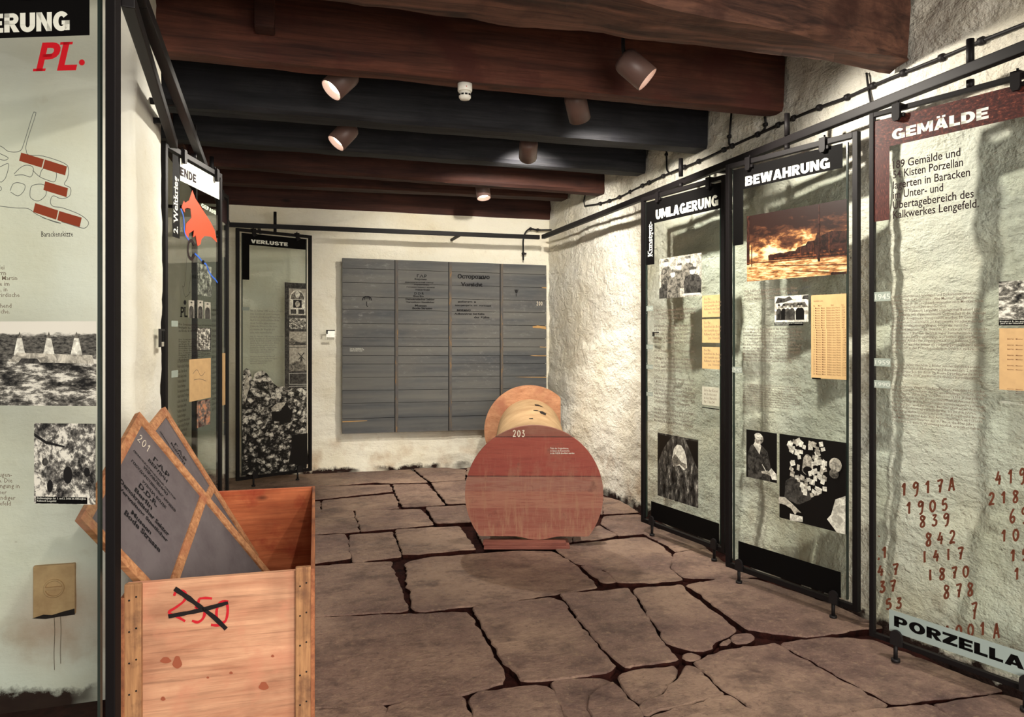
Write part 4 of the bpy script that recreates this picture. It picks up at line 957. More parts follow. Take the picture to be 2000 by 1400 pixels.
TX_G3 = ['Das berühmte Werk „Das Bergkloster“ von dem Holländer', 'Jan van der Heyden war das für uns wiedergefundene Gemäl-', 'de. Es wurde durch eine Verkaufsaktion 1991 sichergestellt', 'und befand sich in der Staatsanwaltschaft in Amsterdam.', 'Trotz umfangreicher Bemühungen konnte es nicht zurückge-', 'führt werden, weil der jetzige Besitzer über einen ordnungs-', 'gemäßen Kaufvertrag verfügt. Es war bis zu den Jahren', '1947/48 in vielen Ländern möglich, mit Kriegsbeute aus dem', '2. Weltkrieg zu handeln. Aus Archivunterlagen ist bekannt,', 'daß Museen und Galerien der SU bis in die 80er Jahre', 'Trophäen aus dem 2. Weltkrieg käuflich erworben haben.']
pg.block(TX_G1, M['text_ink'], G5(197, 245), G5(800, 612)); pg.block(TX_G2, M['text_ink'], G5(197, 664), G5(770, 772)); pg.block(TX_G3, M['text_ink'], G5(197, 800), G5(790, 1092))
for yr_, y in (('1945', 252), ('1959', 661), ('1990', 797)):
    pg.rect('year_tag', M['tag'], G5(80, y-27), G5(190, y+26)); pg.head(yr_, M['tag_ink'], G5(90, y-15), G5(186, y+16), .01, 'year_lettering', serif=True)
pg.picture('photo_print', m_photo('photo_dark_scene', 'mixed', seed=5.3, scale=.8), (1951, 550), (2120, 622)); pg.rect('caption_strip', M['ink'], (1951, 625), (2120, 634)); pg.block(['Brueghel d. Ä., Jan, genannt', '„Juno in der Unterwelt“'], M['white_ink'], (1953, 626), (2008, 633), name='caption_lettering')
pg.rect('paper_facsimile', PAPER3, (1952, 641), (2120, 770)); pg.rect('caption_strip', M['ink'], (1952, 781), (2120, 792)); pg.block(['Gemälde-Paß', 'Erhaltungszustand eines', 'UdSSR 1945 und zur Rückgabe'], M['white_ink'], (1954, 782), (2004, 791), name='caption_lettering')
for y in (662, 674, 682, 694, 702, 714, 722, 760, 764, 768): pg.block(['Bild Nr.  Meister']*1, M['num'], (1968, y-1.5), (1998, y+1.5), name='typewritten_lines')
NUMS = [('1917A', 214, 175, 0, 238, 0), ('1905', 240, 275, 0, 334, 0), ('839', 312, 345, 0, 402, 0), ('842', 344, 436, 0, 500, 0), ('i4i7', 322, 530, 0, 590, 0), ('i870', 352, 627, 0, 684, 0), ('878', 438, 710, 0, 776, 0), ('7', 582, 802, 0, 884, 0),
        ('419', 712, 110, 66, 180, 0), ('218', 676, 225, 62, 285, 0), ('69', 785, 308, 66, 380, 0), ('10', 740, 420, 66, 480, 0), ('15', 788, 525, 62, 583, 0), ('10', 808, 620, 60, 680, 0),
        (',', 92, 430, 40, 450, 0), (',1', 90, 512, 36, 568, 0), ('4.7', 92, 605, 42, 660, 0), ('37', 100, 690, 54, 745, 0), ('53', 133, 782, 58, 835, 0), ('1001', 440, 925, 68, 990, 0), ('A', 700, 915, 76, 988, 0)]
yy = pg.step(); 
for txt, x, y0, hh, y1, _ in NUMS:
    bm = bmesh.new()
    def gf(a, b, x=x):
        u, z = pg.uv(*G6(a, -b-.10*(a-x))); return Vector((max(u, pg.gx0+.004), yy, z))
    hand(bm, txt, x+4, -y1, y1-y0, 47, 11.5, gf, 1.33 if x > 200 else 1.15)
    me = bpy.data.meshes.new('handwritten_number'); bm.to_mesh(me); bm.free(); link_mesh('handwritten_number', me, M['num'], pg.e)
zt = pg.uv(*G6(155, 832))[1]; ub = pg.uv(*G6(154, 900))[0]
pg.uvrect('bottom_band', M['band'], ub, pg.gx1, pg.gz0+.01, zt)
(u0, z1), (u1, z0) = pg.uv(*G6(180, 865)), pg.uv(*G6(180, 922))
k = (z1-z0); uN = pg.uv(*G6(862, 1120))[0]
bm = fit_box(heavy_bm('PORZELLAN'), u0, u0+(uN-u0)*1.14, z0, z1); yy = pg.step(); place_text(bm, lambda a, b: Vector((a, yy, b)), 'bottom_lettering', M['ink'], pg.e)

# ------------------------------------------------------------------ grey packing-case lid 200 on the back wall
t = NT('blue_grey_planks'); v = t.coord((1, 9, 9)); v0 = t.coord(); n = t.noise(v, 3, 8, .65); n0 = t.noise(v0, 2.2, 5); n2 = t.noise(v0, 40, 5, .7)
col = t.mix(t.mapr(n, .35, .7), S((84, 86, 87)), S((66, 68, 72))); col = t.mix(t.mapr(n0, .45, .7, 0, .6), col, S((94, 91, 87)))
col = t.mix(t.mapr(n2, .66, .74, 0, .5), col, S((132, 116, 92)))
pl = t.noise(t.coord((.35, 1, 8.5)), 1.3, 2, .4); col = t.mix(t.mapr(pl, .38, .64, 0, .55), col, S((112, 110, 104)))
sc_ = t.math('MULTIPLY', t.mapr(t.noise(t.coord((2, 1, 5)), 7, 8, .75), .54, .68), t.mapr(t.noise(v0, 1.1, 2), .45, .6))
col = t.mix(t.math('MULTIPLY', sc_, .5), col, S((140, 140, 138)))
t.bump(n, .3, .005); M['lid'] = t.fin(col, .75, .3)
M['stencil'] = plain('black_stencil_paint', (26, 25, 27), .8, .15)
M['split'] = m_wood('pale_split_wood', (176, 136, 84), (206, 168, 112), 'X', 3, .2, knots=False)
t = NT('chipped_grey_batten'); v = t.coord(); M['lidbat'] = t.fin(t.ramp(t.noise(t.coord((3, 3, .5)), 16, 6, .7), [(.42, S((84, 82, 82))), (.58, S((98, 90, 80))), (.68, S((150, 112, 68)))]), .8, .2)
YL = YB-.115
C6 = lambda x, y: (640+x/3.415, 470+y/3.415)
onl = lambda p, off=0.0: on_y(p[0], p[1], YL-off)
x0, x1 = onl((668.5, 600)).x, onl((1067, 600)).x
lid = empty('case_lid', ((x0+x1)/2, YL+.03, onl((668.5, 847)).z))
tag(lid, 'large grey plank lid of a packing case with stencilled lettering, on the back wall', 'crate lid')
lo_ = lid.location.copy()
bpy.context.view_layer.update()
TLm, BLm = onl((669, 503.2)).z, onl((668.5, 847.5)).z
TRm, BRm = onl((1067, 517.8)).z, onl((1066, 836)).z
seam = [113, 182, 276, 371, 457, 550, 645, 703, 766, 823, 912, 1000, 1086, 1188, 1290]
zs = [1-(s_-113)/(1290-113) for s_ in seam]
mb = MB(); T = Matrix.Translation(-lo_)
for a, b in zip(zs, zs[1:]):
    for xa, xb in ((x0, onl((772, 600)).x), (onl((772, 600)).x+.002, onl((876, 600)).x), (onl((876, 600)).x+.002, onl((976, 600)).x), (onl((976, 600)).x+.002, x1)):
        fz = lambda q, u: (BLm+(TLm-BLm)*q)*(1-u)+(BRm+(TRm-BRm)*q)*u
        ua, ub = (xa-x0)/(x1-x0), (xb-x0)/(x1-x0); dy = random.uniform(-.0015, .0015)
        vs = mb.box((xa, YL+dy, 0), (xb, YL+.024, 1), .0)
        for v_ in vs:
            u = (v_.co.x-x0)/(x1-x0); q = a if v_.co.z > .5 else b
            v_.co.z = fz(q, u)+(-.0019 if v_.co.z > .5 else .0019)
            v_.co -= lo_
mb.build('planks', M['lid'], lid)
mb = MB(); mb.box(Vector((x0+.004, YL+.0245, max(BLm, BRm)+.004))-lo_, Vector((x1-.004, YL+.034, min(TLm, TRm)-.004))-lo_); mb.build('backing', M['bracket'], lid)
for px in (773, 878, 978.5):
    xx = onl((px, 600)).x; u = (xx-x0)/(x1-x0)
    mb = MB(); mb.box(Vector((xx-.004, YL-.004, fz(0, u)+.003))-lo_, Vector((xx+.022, YL+.006, fz(1, u)-.003))-lo_, .002); mb.build('batten', M['lidbat'], lid)
    mb = MB(); mb.box(Vector((xx-.013, YL-.0022, fz(0, u)+.003))-lo_, Vector((xx-.004, YL+.006, fz(1, u)-.003))-lo_); mb.build('batten_gap', M['bracket'], lid)
def lid_text(txt, a, b, mat='stencil', bold=.03, st=True, name='stencil_lettering'):
    p, q = onl(C6(*a)), onl(C6(*b)); bm = fit_box(text_bm(txt, bold, stencil=st, res=2), p.x, q.x, q.z, p.z)
    place_text(bm, lambda x, z: Vector((x, YL-.0032, z))-lo_, name, M[mat], lid)
for txt, a, b in [('Г.А.Р', (595,225),(660,246)), ('Берлин', (580,250),(660,267)), ('Демократический сектор', (515,272),(705,286)), ('Управлению', (575,288),(677,301)), ('Государственных музеев', (527,304),(713,318)), ('Улица Боде', (583,321),(680,335)),
    ('D D R', (578,343),(642,360)), ('Berlin', (572,363),(640,377)), ('Demokratischer Sektor', (520,382),(713,398)), ('Verwaltung Staatlicher', (522,403),(713,419)), ('Museen', (582,425),(660,440)), ('Bode Strasse', (565,443),(697,458)),
    ('избегать и', (868,400),(988,414)), ('защищать от холода', (848,427),(1088,441)), ('влажно', (862,456),(953,470)), ('Aufbewahren bei Kälte', (845,480),(1045,495)), ('der Kälte', (975,503),(1078,518))]: lid_text(txt, a, b)
lid_text('Осторожно', (866, 222), (1080, 264), bold=.04); lid_text('Vorsicht', (888, 277), (1032, 307), bold=.04)
bm = bmesh.new(); Lf = lambda a, b: onl(C6(a, b), .0034)-lo_
for ex_, ey_ in ((231, 398), (243, 394), (255, 391), (269, 391), (281, 394), (293, 398)):
    ribbon(bm, smooth([(262+(ex_-262)*.12, 371), (262+(ex_-262)*.75, 378), (ex_, ey_)], 5), 5.5, lambda a, b: Lf(a, b))
ribbon(bm, [Vector(p) for p in ((260, 405), (260, 430), (263, 439), (270, 437))], 4.5, lambda a, b: Lf(a, b))
me = bpy.data.meshes.new('umbrella_mark'); bm.to_mesh(me); bm.free(); link_mesh('umbrella_mark', me, M['stencil'], lid)
bm = bmesh.new()
for q in [[(1245,326),(1250,326),(1256,352),(1252,345)], [(1252,326),(1263,326),(1260,352),(1255,352)], [(1266,326),(1272,326),(1264,350),(1261,352)], [(1255,355),(1260,355),(1259,368),(1262,371),(1253,371),(1256,368)]]:
    bm.faces.new([bm.verts.new(Lf(*p)) for p in q])
me = bpy.data.meshes.new('goblet_mark'); bm.to_mesh(me); bm.free(); link_mesh('goblet_mark', me, M['stencil'], lid)
bm = bmesh.new(); hand(bm, '200', 1394, -431, 25, 15, 2.6, lambda a, b: onl(C6(a, -b), .0034)-lo_, .95)
me = bpy.data.meshes.new('chalk_number'); bm.to_mesh(me); bm.free(); link_mesh('chalk_number', me, M['chalk'], lid)
lid_text('Teile der Originalkisten, in\ndenen die Kunstwerke in die\nUdSSR überführt wurden', (147, 715), (243, 738), 'white_ink', .004, False, 'caption_lettering')
for q in [[(1367,570),(1400,565),(1455,572),(1457,592),(1420,584),(1368,580)], [(1416,706),(1457,708),(1457,713),(1416,710)], [(1350,765),(1457,765),(1457,770),(1380,769)], [(1250,908),(1457,908),(1457,914),(1300,911)], [(97,1204),(265,1198),(262,1202),(97,1211)], [(1428,310),(1458,310),(1458,318),(1430,315)]]:
    mb = MB(); mb.poly([Lf(*p) for p in q]); mb.build('wood_split', M['split'], lid)

# ------------------------------------------------------------------ big roll for paintings, number 203
def frame_of(axis):
    a = axis.normalized(); ex = Vector((0, 0, 1)).cross(a)*-1; ex = a.cross(Vector((0, 0, 1))).normalized(); ez = ex.cross(a).normalized()
    return a, ex, ez
RC1, RC2 = W(1.1115, 3.319, .2465), W(1.672, 5.098, .312)
ax, ex, ez = frame_of(RC2-RC1)
if ex.x < 0: ex = -ex
if ez.z < 0: ez = -ez
ro = tag(empty('painting_roll', (RC1.x, RC1.y, 0)), 'big wooden roll for paintings with red end disc numbered 203', 'roll')
rb = Vector((RC1.x, RC1.y, 0)); RF = .328*H
def flange_poly(flats, lip=None):
    pts = []
    for k in range(96):
        q = 2*math.pi*k/96; x, y = RF*math.cos(q), RF*math.sin(q)
        for kind, dist in flats:
            if kind == 'b' and y < -dist: x *= 1; y = -dist
            if kind == 'r' and x > dist: x = dist
        pts.append((x, y))
    if lip:
        pts = [(x, y-.016*H*max(0, math.cos((x/RF-.05)/.28*math.pi/2)) if abs(x/RF-.05) < .28 and y < -lip+1e-4 else y) for x, y in pts]
    out = []
    for p in pts:
        if not out or (Vector(p)-Vector(out[-1])).length > 1e-4: out.append(p)
    return out
t = NT('red_painted_disc'); v = t.coord(); z = t.sep(v)[2]; g = t.noise(t.coord((1.2, 1.2, 12)), 5, 9, .68, .5); n = t.noise(v, 5, 6, .6); n2 = t.noise(t.coord((14, 14, 1.2)), 6, 6, .7)
band0 = t.ramp(t.mapr(z, 0, .75), [(0, S((168, 106, 88))), (.14, S((158, 96, 80))), (.30, S((172, 116, 96))), (.43, S((160, 112, 96))), (.55, S((70, 36, 32))), (.556, S((156, 70, 58))), (.70, S((160, 74, 60))), (.86, S((168, 84, 66))), (.862, S((66, 36, 32))), (.87, S((142, 90, 74))), (1, S((146, 94, 76)))], 'CONSTANT')
band = t.mix(.28, band0, S((92, 70, 62)))
col = t.mix(t.mapr(g, .45, .66, 0, .5), band, S((128, 58, 48))); col = t.mix(t.mapr(n, .52, .72, 0, .6), col, S((150, 112, 92))); col = t.mix(t.mapr(n2, .58, .76, 0, .55), col, S((160, 114, 90)))
g3 = t.noise(t.coord((2.2, 2.2, 38)), 4, 8, .7, .3); col = t.mix(t.mapr(g3, .52, .7, 0, .5), col, S((104, 52, 46)))
n3_ = t.noise(t.coord((9, 9, 1.1)), 5, 7, .72); col = t.mix(t.math('MULTIPLY', t.mapr(n3_, .50, .66), t.mapr(z, .62, .1)), col, S((158, 116, 92)))
col = t.mix(t.mapr(t.noise(v, 10, 7, .72), .58, .72, 0, .65), col, S((88, 50, 46)))
t.bump(g, .25, .004); M['disc'] = t.fin(col, .7, .3)
M['disc2'] = m_wood('tan_plywood_disc', (164, 114, 84), (188, 140, 106), 'X', 1, .2, (150, 96, 74), knots=False)
mb = MB(); mb.prism(flange_poly([('b', .2015*H)], .2015*H), 0, .028, lambda x, y, o: RC1-rb+ex*x+ez*y+ax*o); mb.build('end_disc', M['disc'], ro)
mb = MB(); mb.prism(flange_poly([('b', .285*H), ('r', .225*H)]), -.028, 0, lambda x, y, o: RC2-rb+ex*x+ez*y+ax*o); mb.build('end_disc', M['disc2'], ro)
RCy = .228*H
t = NT('paper_covered_drum'); v = t.coord(); n = t.noise(v, 6, 6, .6)
M['drum'] = t.fin(t.mix(t.mapr(n, .4, .7), S((172, 144, 108)), S((146, 116, 84))), .85, .2)
mb = MB(); ring = []
N = 56
for d in (.028, None):
    o = RC1+ax*d if d else RC2-ax*.028
    ring.append([mb.bm.verts.new(o-rb+ex*RCy*math.cos(2*math.pi*k/N)+ez*RCy*math.sin(2*math.pi*k/N)) for k in range(N)])
for k in range(N):
    f = mb.bm.faces.new((ring[0][k], ring[0][(k+1) % N], ring[1][(k+1) % N], ring[1][k])); f.smooth = True
mb.build('drum', M['drum'], ro)
def cyl_hit(px, py):
    r = ray(px, py); lo, hi = 3.2*H, 6.0*H
    for k in range(900):
        q = CAMP+r*(lo+(hi-lo)*k/900); w = q-RC1; al = w.dot(ax); rad = (w-ax*al).length
        if rad < RCy+.002 and al > .03: return q-ax*0
    return q
C7 = lambda x, y: (880+x/3.782, 730+y/3.784)
for q in [[(620,224),(650,227),(690,248),(655,238),(625,234)], [(655,275),(678,276),(708,292),(702,306),(665,292)], [(608,267),(640,268),(660,276),(625,273)], [(576,329),(606,325),(611,332),(590,333)]]:
    pts = [cyl_hit(*C7(*p)) for p in q]; mb = MB(); mb.poly([p-rb-ray(1030, 790)*.003 for p in pts]); mb.build('paper_tear', M['brushblack'], ro)
def hit_plane(px, py, p0, n):
    r = ray(px, py); return CAMP+r*((p0-CAMP).dot(n)/r.dot(n))
fd = RC1-ax*.0012
bm = bmesh.new(); hand(bm, '203', 462, -464, 47, 34, 6.5, lambda a, b: hit_plane(*C7(a, -b), fd, ax)-rb, .95)
me = bpy.data.meshes.new('painted_number'); bm.to_mesh(me); bm.free(); link_mesh('painted_number', me, M['chalk'], ro)
bm = fit_box(text_bm('Teile der Originalkisten,\nin denen die Kunstwerke\nin die UdSSR überführt wurden', .006, res=1), 737, 914, -592, -544)
place_text(bm, lambda a, b: hit_plane(*C7(a, -b), fd, ax)-rb, 'caption_lettering', M['white_ink'], ro)
# the plank it stands on
p = P(945, 1060, 3.455); q = P(1113, 1060, 3.455); mid = (p+q)/2; dq = (q-p); ang = math.atan2(dq.y, dq.x)
e = empty('support_plank', (mid.x, mid.y, 0), ang); tag(e, 'short reddish plank lying under the red disc of the roll', 'plank')
M['plank'] = m_wood('dull_red_plank', (112, 62, 54), (146, 92, 78), 'X', 2, .4, knots=False)
l2 = dq.length/2
mb = MB(); mb.box((-l2, 0, -.004), (l2, .16, .018), .003); mb.build('lower_board', M['plank'], e); mb = MB(); mb.box((-l2-.006, .006, .0185), (l2-.02, .080, .0345), .003); mb.build('upper_board', M['plank'], e)

# ------------------------------------------------------------------ long open packing case on the left, with two lids in it
ZCR = .486*H
nr, nl = Vector((.0545, 1.7076)), Vector((-.338, 1.7205))
cw = (nr-nl).length*H; cl = .92*H; cdir = (nr-nl).normalized(); crz = math.atan2(cdir.y, cdir.x); ldir = Vector((-cdir.y, cdir.x))
cb = W(*((nr+nl)/2), 0)
cr = tag(empty('packing_case', cb, crz), 'long open pine packing case with a crossed out red number on its end', 'crate')
cx = Vector((cdir.x, cdir.y, 0)); cy_ = Vector((ldir.x, ldir.y, 0)); cmat = Matrix(((cx.x, cy_.x, 0, cb.x), (cx.y, cy_.y, 0, cb.y), (0, 0, 1, 0), (0, 0, 0, 1))); cinv = cmat.inverted()
hw = cw/2; tk = .020
mb = MB(); mb.box((-hw+.012, .0, .02), (hw-.012, tk, ZCR-.012), .002); mb.build('end_board', M['crate'], cr)
for x0_, x1_, zt_ in ((-hw+.010, -hw+.052, ZCR-.008), (hw-.052, hw-.010, ZCR+.002)):
    mb = MB(); mb.box((x0_, -.018, .012), (x1_, -.0005, zt_), .004)
    bt = mb.build('batten', M['crate_batten'], cr)
    for k in range(7):
        for s_ in (.3, .7):
            mb = MB(); mb.lathe([(.0025, 0), (.0025, .0008), (0, .001)], 8, 0, Matrix.Translation((x0_+(x1_-x0_)*s_, -.018, .06+k*.082+s_*.02)) @ Matrix.Rotation(math.pi/2, 4, 'X')); mb.build('nail_head', M['bracket'], bt)
for sx in (-1, 1):
    mb = MB(); a, b = (-hw, -hw+.0115) if sx < 0 else (hw-.0115, hw)
    mb.box((a, -.019, .012), (b, cl, ZCR-.004 if sx > 0 else ZCR-.042), .003); mb.build('side_board', m_wood('pine_side', (140, 84, 58), (178, 116, 78), 'Y', 1.6, .3, (104, 66, 52)) if sx < 0 else bpy.data.materials['pine_side'], cr)
mb = MB(); mb.box((-hw+.012, cl-tk, .02), (hw-.012, cl, ZCR-.006), .002); mb.build('end_board', M['crate_in'], cr)
mb = MB(); mb.box((-hw+.012, tk+.0005, .02), (hw-.012, cl-tk-.0005, .034)); mb.build('bottom_board', M['crate_in'], cr)
for y0 in (.15, .75):
    mb = MB(); mb.box((-hw+.012, y0*cl, -.004), (hw-.012, y0*cl+.06, .0195), .003); mb.build('runner', M['crate_batten'], cr)
K4 = lambda x, y: (160+x/1.944, 680+y/1.944)
fp0 = cmat @ Vector((0, -.0010, 0)); fn_ = cy_
cf = lambda a, b: cinv @ hit_plane(*K4(a, b), fp0, fn_)
bm = bmesh.new()
for st in [[(350,940),(358,925),(385,922),(396,940),(385,962),(355,985),(330,1003),(360,1018),(392,1036)], [(494,950),(470,948),(446,950)], [(446,950),(440,970),(432,988)], [(432,988),(452,984),(466,1000),(460,1025),(440,1040),(418,1034)], [(540,958),(552,975),(553,1005),(545,1035),(528,1040),(512,1020),(514,985),(530,962),(556,962)], [(490,1050),(512,1052),(535,1048)]]:
    ribbon(bm, smooth(st, 5), 10, cf, 0, .3)
me = bpy.data.meshes.new('painted_number'); bm.to_mesh(me); bm.free(); link_mesh('painted_number', me, M['brushred'], cr)['label'] = 'number in red brush paint'
M['knot'] = plain('wood_knot', (150, 82, 58), .7, .2)
for kx, ky, ra, rb_ in ((362, 1192, 17, 24), (318, 1184, 20, 12), (690, 1282, 18, 16), (308, 1330, 9, 8), (724, 1168, 6, 5), (566, 1232, 7, 5), (478, 1250, 5, 4)):
    mb = MB(); mb.poly([cf(kx+ra*math.cos(q)*(1+.2*math.sin(3*q)), ky+rb_*math.sin(q)) for q in [k*math.pi/9 for k in range(18)]]); mb.build('wood_knot', M['knot'], cr)
fp0 = cmat @ Vector((0, -.0014, 0))
bm = bmesh.new(); ribbon(bm, smooth([(352,912),(400,945),(440,975),(500,1020),(548,1066)], 6), 17, cf, 0, .5); ribbon(bm, smooth([(328,1018),(400,1005),(460,992),(555,966)], 6), 14, cf, 0, .5)
me = bpy.data.meshes.new('painted_cross'); bm.to_mesh(me); bm.free(); link_mesh('painted_cross', me, M['brushblack'], cr)['label'] = 'black brush strokes crossing out the number'

LINES = [('Г.А.Р', (322,455),(438,605),.019), ('БЕРЛИН', (282,465),(424,645),.012), ('ДЕМОКРАТИЧЕСКИЙ СЕКТОР', (163,392),(492,783),.010), ('УПРАВЛЕНИЮ', (243,520),(428,748),.011), ('ГОСУДАРСТВЕННЫХ МУЗЕЕВ', (150,472),(488,880),.012), ('УЛИЦА БОДЕ', (232,632),(414,850),.012),
         ('D.D.R.', (212,655),(345,838),.019), ('Berlin', (178,690),(305,860),.016), ('Demokratischer Sektor', (60,628),(438,1062),.016), ('Verwaltung Staatlicher', (50,690),(428,1110),.016), ('Museen', (150,870),(298,1050),.015), ('Bode Strasse', (100,868),(368,1190),.018)]
K3 = lambda x, y: (220+x/4, 780+y/4)
board_layout = []
def lid_board(top, left, right, ext, name, label, mat_text, first, bat_px=None, bat_s=None):
    v1 = (right-top); L1 = v1.length*ext; e1 = v1.normalized(); v2 = left-top; v2 = v2-e1*v2.dot(e1); L2 = v2.length; e2 = v2.normalized()
    n = e1.cross(e2).normalized()
    if n.dot(CAMP-top) < 0: n = -n
    e = tag(empty(name, top), label, 'crate lid', 'grey lids in the packing case')
    fn = lambda a, b, o: e1*a+e2*b+n*o
    M4 = Matrix(((e1.x, e2.x, n.x, 0), (e1.y, e2.y, n.y, 0), (e1.z, e2.z, n.z, 0), (0, 0, 0, 1)))
    mb = MB(); mb.box((.004, .004, -.012), (L1-.004, L2-.004, -.001), 0, 0, M4); mb.build('panel', M['grey_board'], e)
    sw = .030
    def lath(a, b, m='lath'):
        mb = MB(); mb.box((a[0], a[1], -.013), (b[0], b[1], .006), .0015, 0, M4); mb.build('edge_lath', M[m], e)
    lath((0, 0), (L1, sw)); lath((0, L2-sw), (L1, L2)); lath((0, sw+.0005), (sw, L2-sw-.0005)); lath((L1-sw, sw+.0005), (L1, L2-sw-.0005))
    if bat_px: bs = (hit_plane(*bat_px, top, n)-top).dot(e1)
    else: bs = bat_s
    lath((bs, sw+.0005), (bs+sw, L2-sw-.0005))
    st = lambda px: ((hit_plane(*px, top, n)-top).dot(e1), (hit_plane(*px, top, n)-top).dot(e2))
    for i, (txt, a, b, cap) in enumerate(LINES):
        if first:
            (s0, t0), (s1, t1) = st(K3(*a)), st(K3(*b)); board_layout.append((s0, s1, (t0+t1)/2))
        s0, s1, tm = board_layout[i]
        bm = fit_box(text_bm(txt, .035, stencil=True, res=2), s0, s1, -cap/2, cap/2)
        place_text(bm, lambda x, y: fn(x, tm-y, .0006), 'stencil_lettering', mat_text, e)
    if first:
        bm = bmesh.new(); s0, t0 = st(K3(196, 240)); hand(bm, '201', s0+.014, -t0-.034, .030, .022, .0026, lambda x, y: fn(x, -y, .0006), .95)
        me = bpy.data.meshes.new('chalk_number'); bm.to_mesh(me); bm.free(); link_mesh('chalk_number', me, M['chalk'], e)
    return bs
bs = lid_board(P(270, 805, 1.86), P(165, 1025, 1.52), P(520, 1110, 2.15), 1.18, 'case_lid', 'grey lid numbered 201 leaning in the packing case, in front', M['stencil'], True, (388, 975))
lid_board(P(320, 795, 2.25), P(252, 887, 1.923), P(500, 1080, 2.42), 1.02, 'case_lid', 'grey lid leaning behind the one numbered 201', M['stencil'], False, None, bs)

# ------------------------------------------------------------------ can spotlights between the beams
def can(px, py, Y, target, label, watts=1.0, size=70, glow=True, pos=None):
    c = pos or on_y(px, py, Y*H); d = (W(*target)-c).normalized(); R_ = .059; Lc = .15
    e = tag(empty('spotlight', (c.x, c.y, c.z)), label, 'spotlight', 'brown can spotlights')
    q = d.to_track_quat('Z', 'Y').to_matrix().to_4x4()
    mb = MB(); mb.lathe([(R_-.004, Lc*.5), (R_, Lc*.5), (R_, -Lc*.30), (R_*.93, -Lc*.42), (R_*.75, -Lc*.5), (0.0001, -Lc*.53)], 32, 0, q, True, False); mb.lathe([(R_-.004, Lc*.5), (R_-.005, -Lc*.2), (R_*.5, -Lc*.33), (.0001, -Lc*.34)], 32, 0, q, True, False); mb.build('shade', M['lampshade'], e)
    mb = MB(); mb.lathe([(.0001, Lc*.36), (R_*.60, Lc*.34), (R_*.88, Lc*.26), (R_*.86, Lc*.20), (R_*.3, -Lc*.16), (.0001, -Lc*.17)], 28, 0, q); mb.build('bulb', M['glow'], e)
    top = Vector((0, 0, ZC-.002-c.z)); b0 = -d*Lc*.40
    pv = Vector((b0.x*1.15, b0.y*1.15, b0.z+.05))
    mb = MB(); mb.tube([b0, pv, Vector((pv.x, pv.y, top.z-.02))], .009, 8); mb.lathe([(.04, top.z-.025), (.04, top.z)], 16, 0, Matrix.Translation((pv.x, pv.y, 0))); mb.build('bracket', M['bracket'], e)
    L = bpy.data.lights.new('spot_beam', 'SPOT'); L.energy = LAMP_W*watts; L.color = WARM; L.spot_size = math.radians(size); L.spot_blend = .55; L.shadow_soft_size = .03
    lo = bpy.data.objects.new('spot_beam', L); COL.objects.link(lo); lo.parent = e; lo.location = d*(Lc*.52); lo.rotation_euler = d.to_track_quat('-Z', 'Y').to_euler()
can(667, 158, 2.90, (-.42, 2.72, 1.30), 'can spotlight aimed left, hanging left of the smoke detector', .28, 100)
can(672, 263, 3.55, (-.36, 3.42, 1.22), 'can spotlight aimed left between the two blackened beams', .7, 100)
can(1240, 134, 2.36, (1.95, 2.0, 1.15), 'largest can spotlight at the right, opening towards the camera', 1.15, 110)
can(1127, 208, 2.92, (1.95, 3.9, .8), 'can spotlight turned away to the right, behind the largest one', 1.5, 105)
can(1032, 291, 3.58, (1.7, 5.5, .9), 'can spotlight turned away, hanging over the red disc of the roll', 1.5, 100)
can(943, 371, 4.80, (1.35, 4.25, .0), 'farthest can spotlight, only its glowing mouth showing under a beam', 1.1, 85)
can(0, 0, 0, (-.25, 2.0, .55), 'added unseen fill spotlight above the camera aimed at the packing case', .6, 95, pos=W(.45, 1.2, 2.02))  # extra lamp added out of view to brighten the packing case
can(0, 0, 0, (1.1, 2.2, .0), 'added unseen fill spotlight above the camera aimed at the floor', .6, 100, pos=W(.9, .9, 2.02))  # second extra lamp, added out of view to lift the floor

# ------------------------------------------------------------------ smoke detector under the second beam
p = on_y(908, 160, 2.69*H); zb = 1.936*H
sd = tag(empty('smoke_detector', (p.x, p.y, zb)), 'white smoke detector under the red brown beam', 'smoke detector')
mb = MB(); mb.lathe([(.034, 0.006), (.034, -.028), (.032, -.031)], 28); mb.build('base', M['detector'], sd)
mb = MB(); mb.lathe([(.024, -.0315), (.028, -.033), (.028, -.060), (.022, -.068), (.0001, -.069)], 28); mb.build('sensor_head', M['detector'], sd)
for k in range(10):
    q = 2*math.pi*(k+.5)/10
    mb = MB(); mb.box((-.006, -.0015, -.052), (.006, .0015, -.044), 0, 0, Matrix.Translation((.0278*math.cos(q), .0278*math.sin(q), 0)) @ Matrix.Rotation(q+math.pi/2, 4, 'Z')); mb.build('vent_slot', M['bracket'], sd)
mb = MB(); mb.lathe([(.0001, -.0025), (.002, -.002), (.002, .002), (.0001, .0025)], 8, 0, Matrix.Translation((0, -.034, -.016))); mb.build('indicator_light', M['red'], sd)

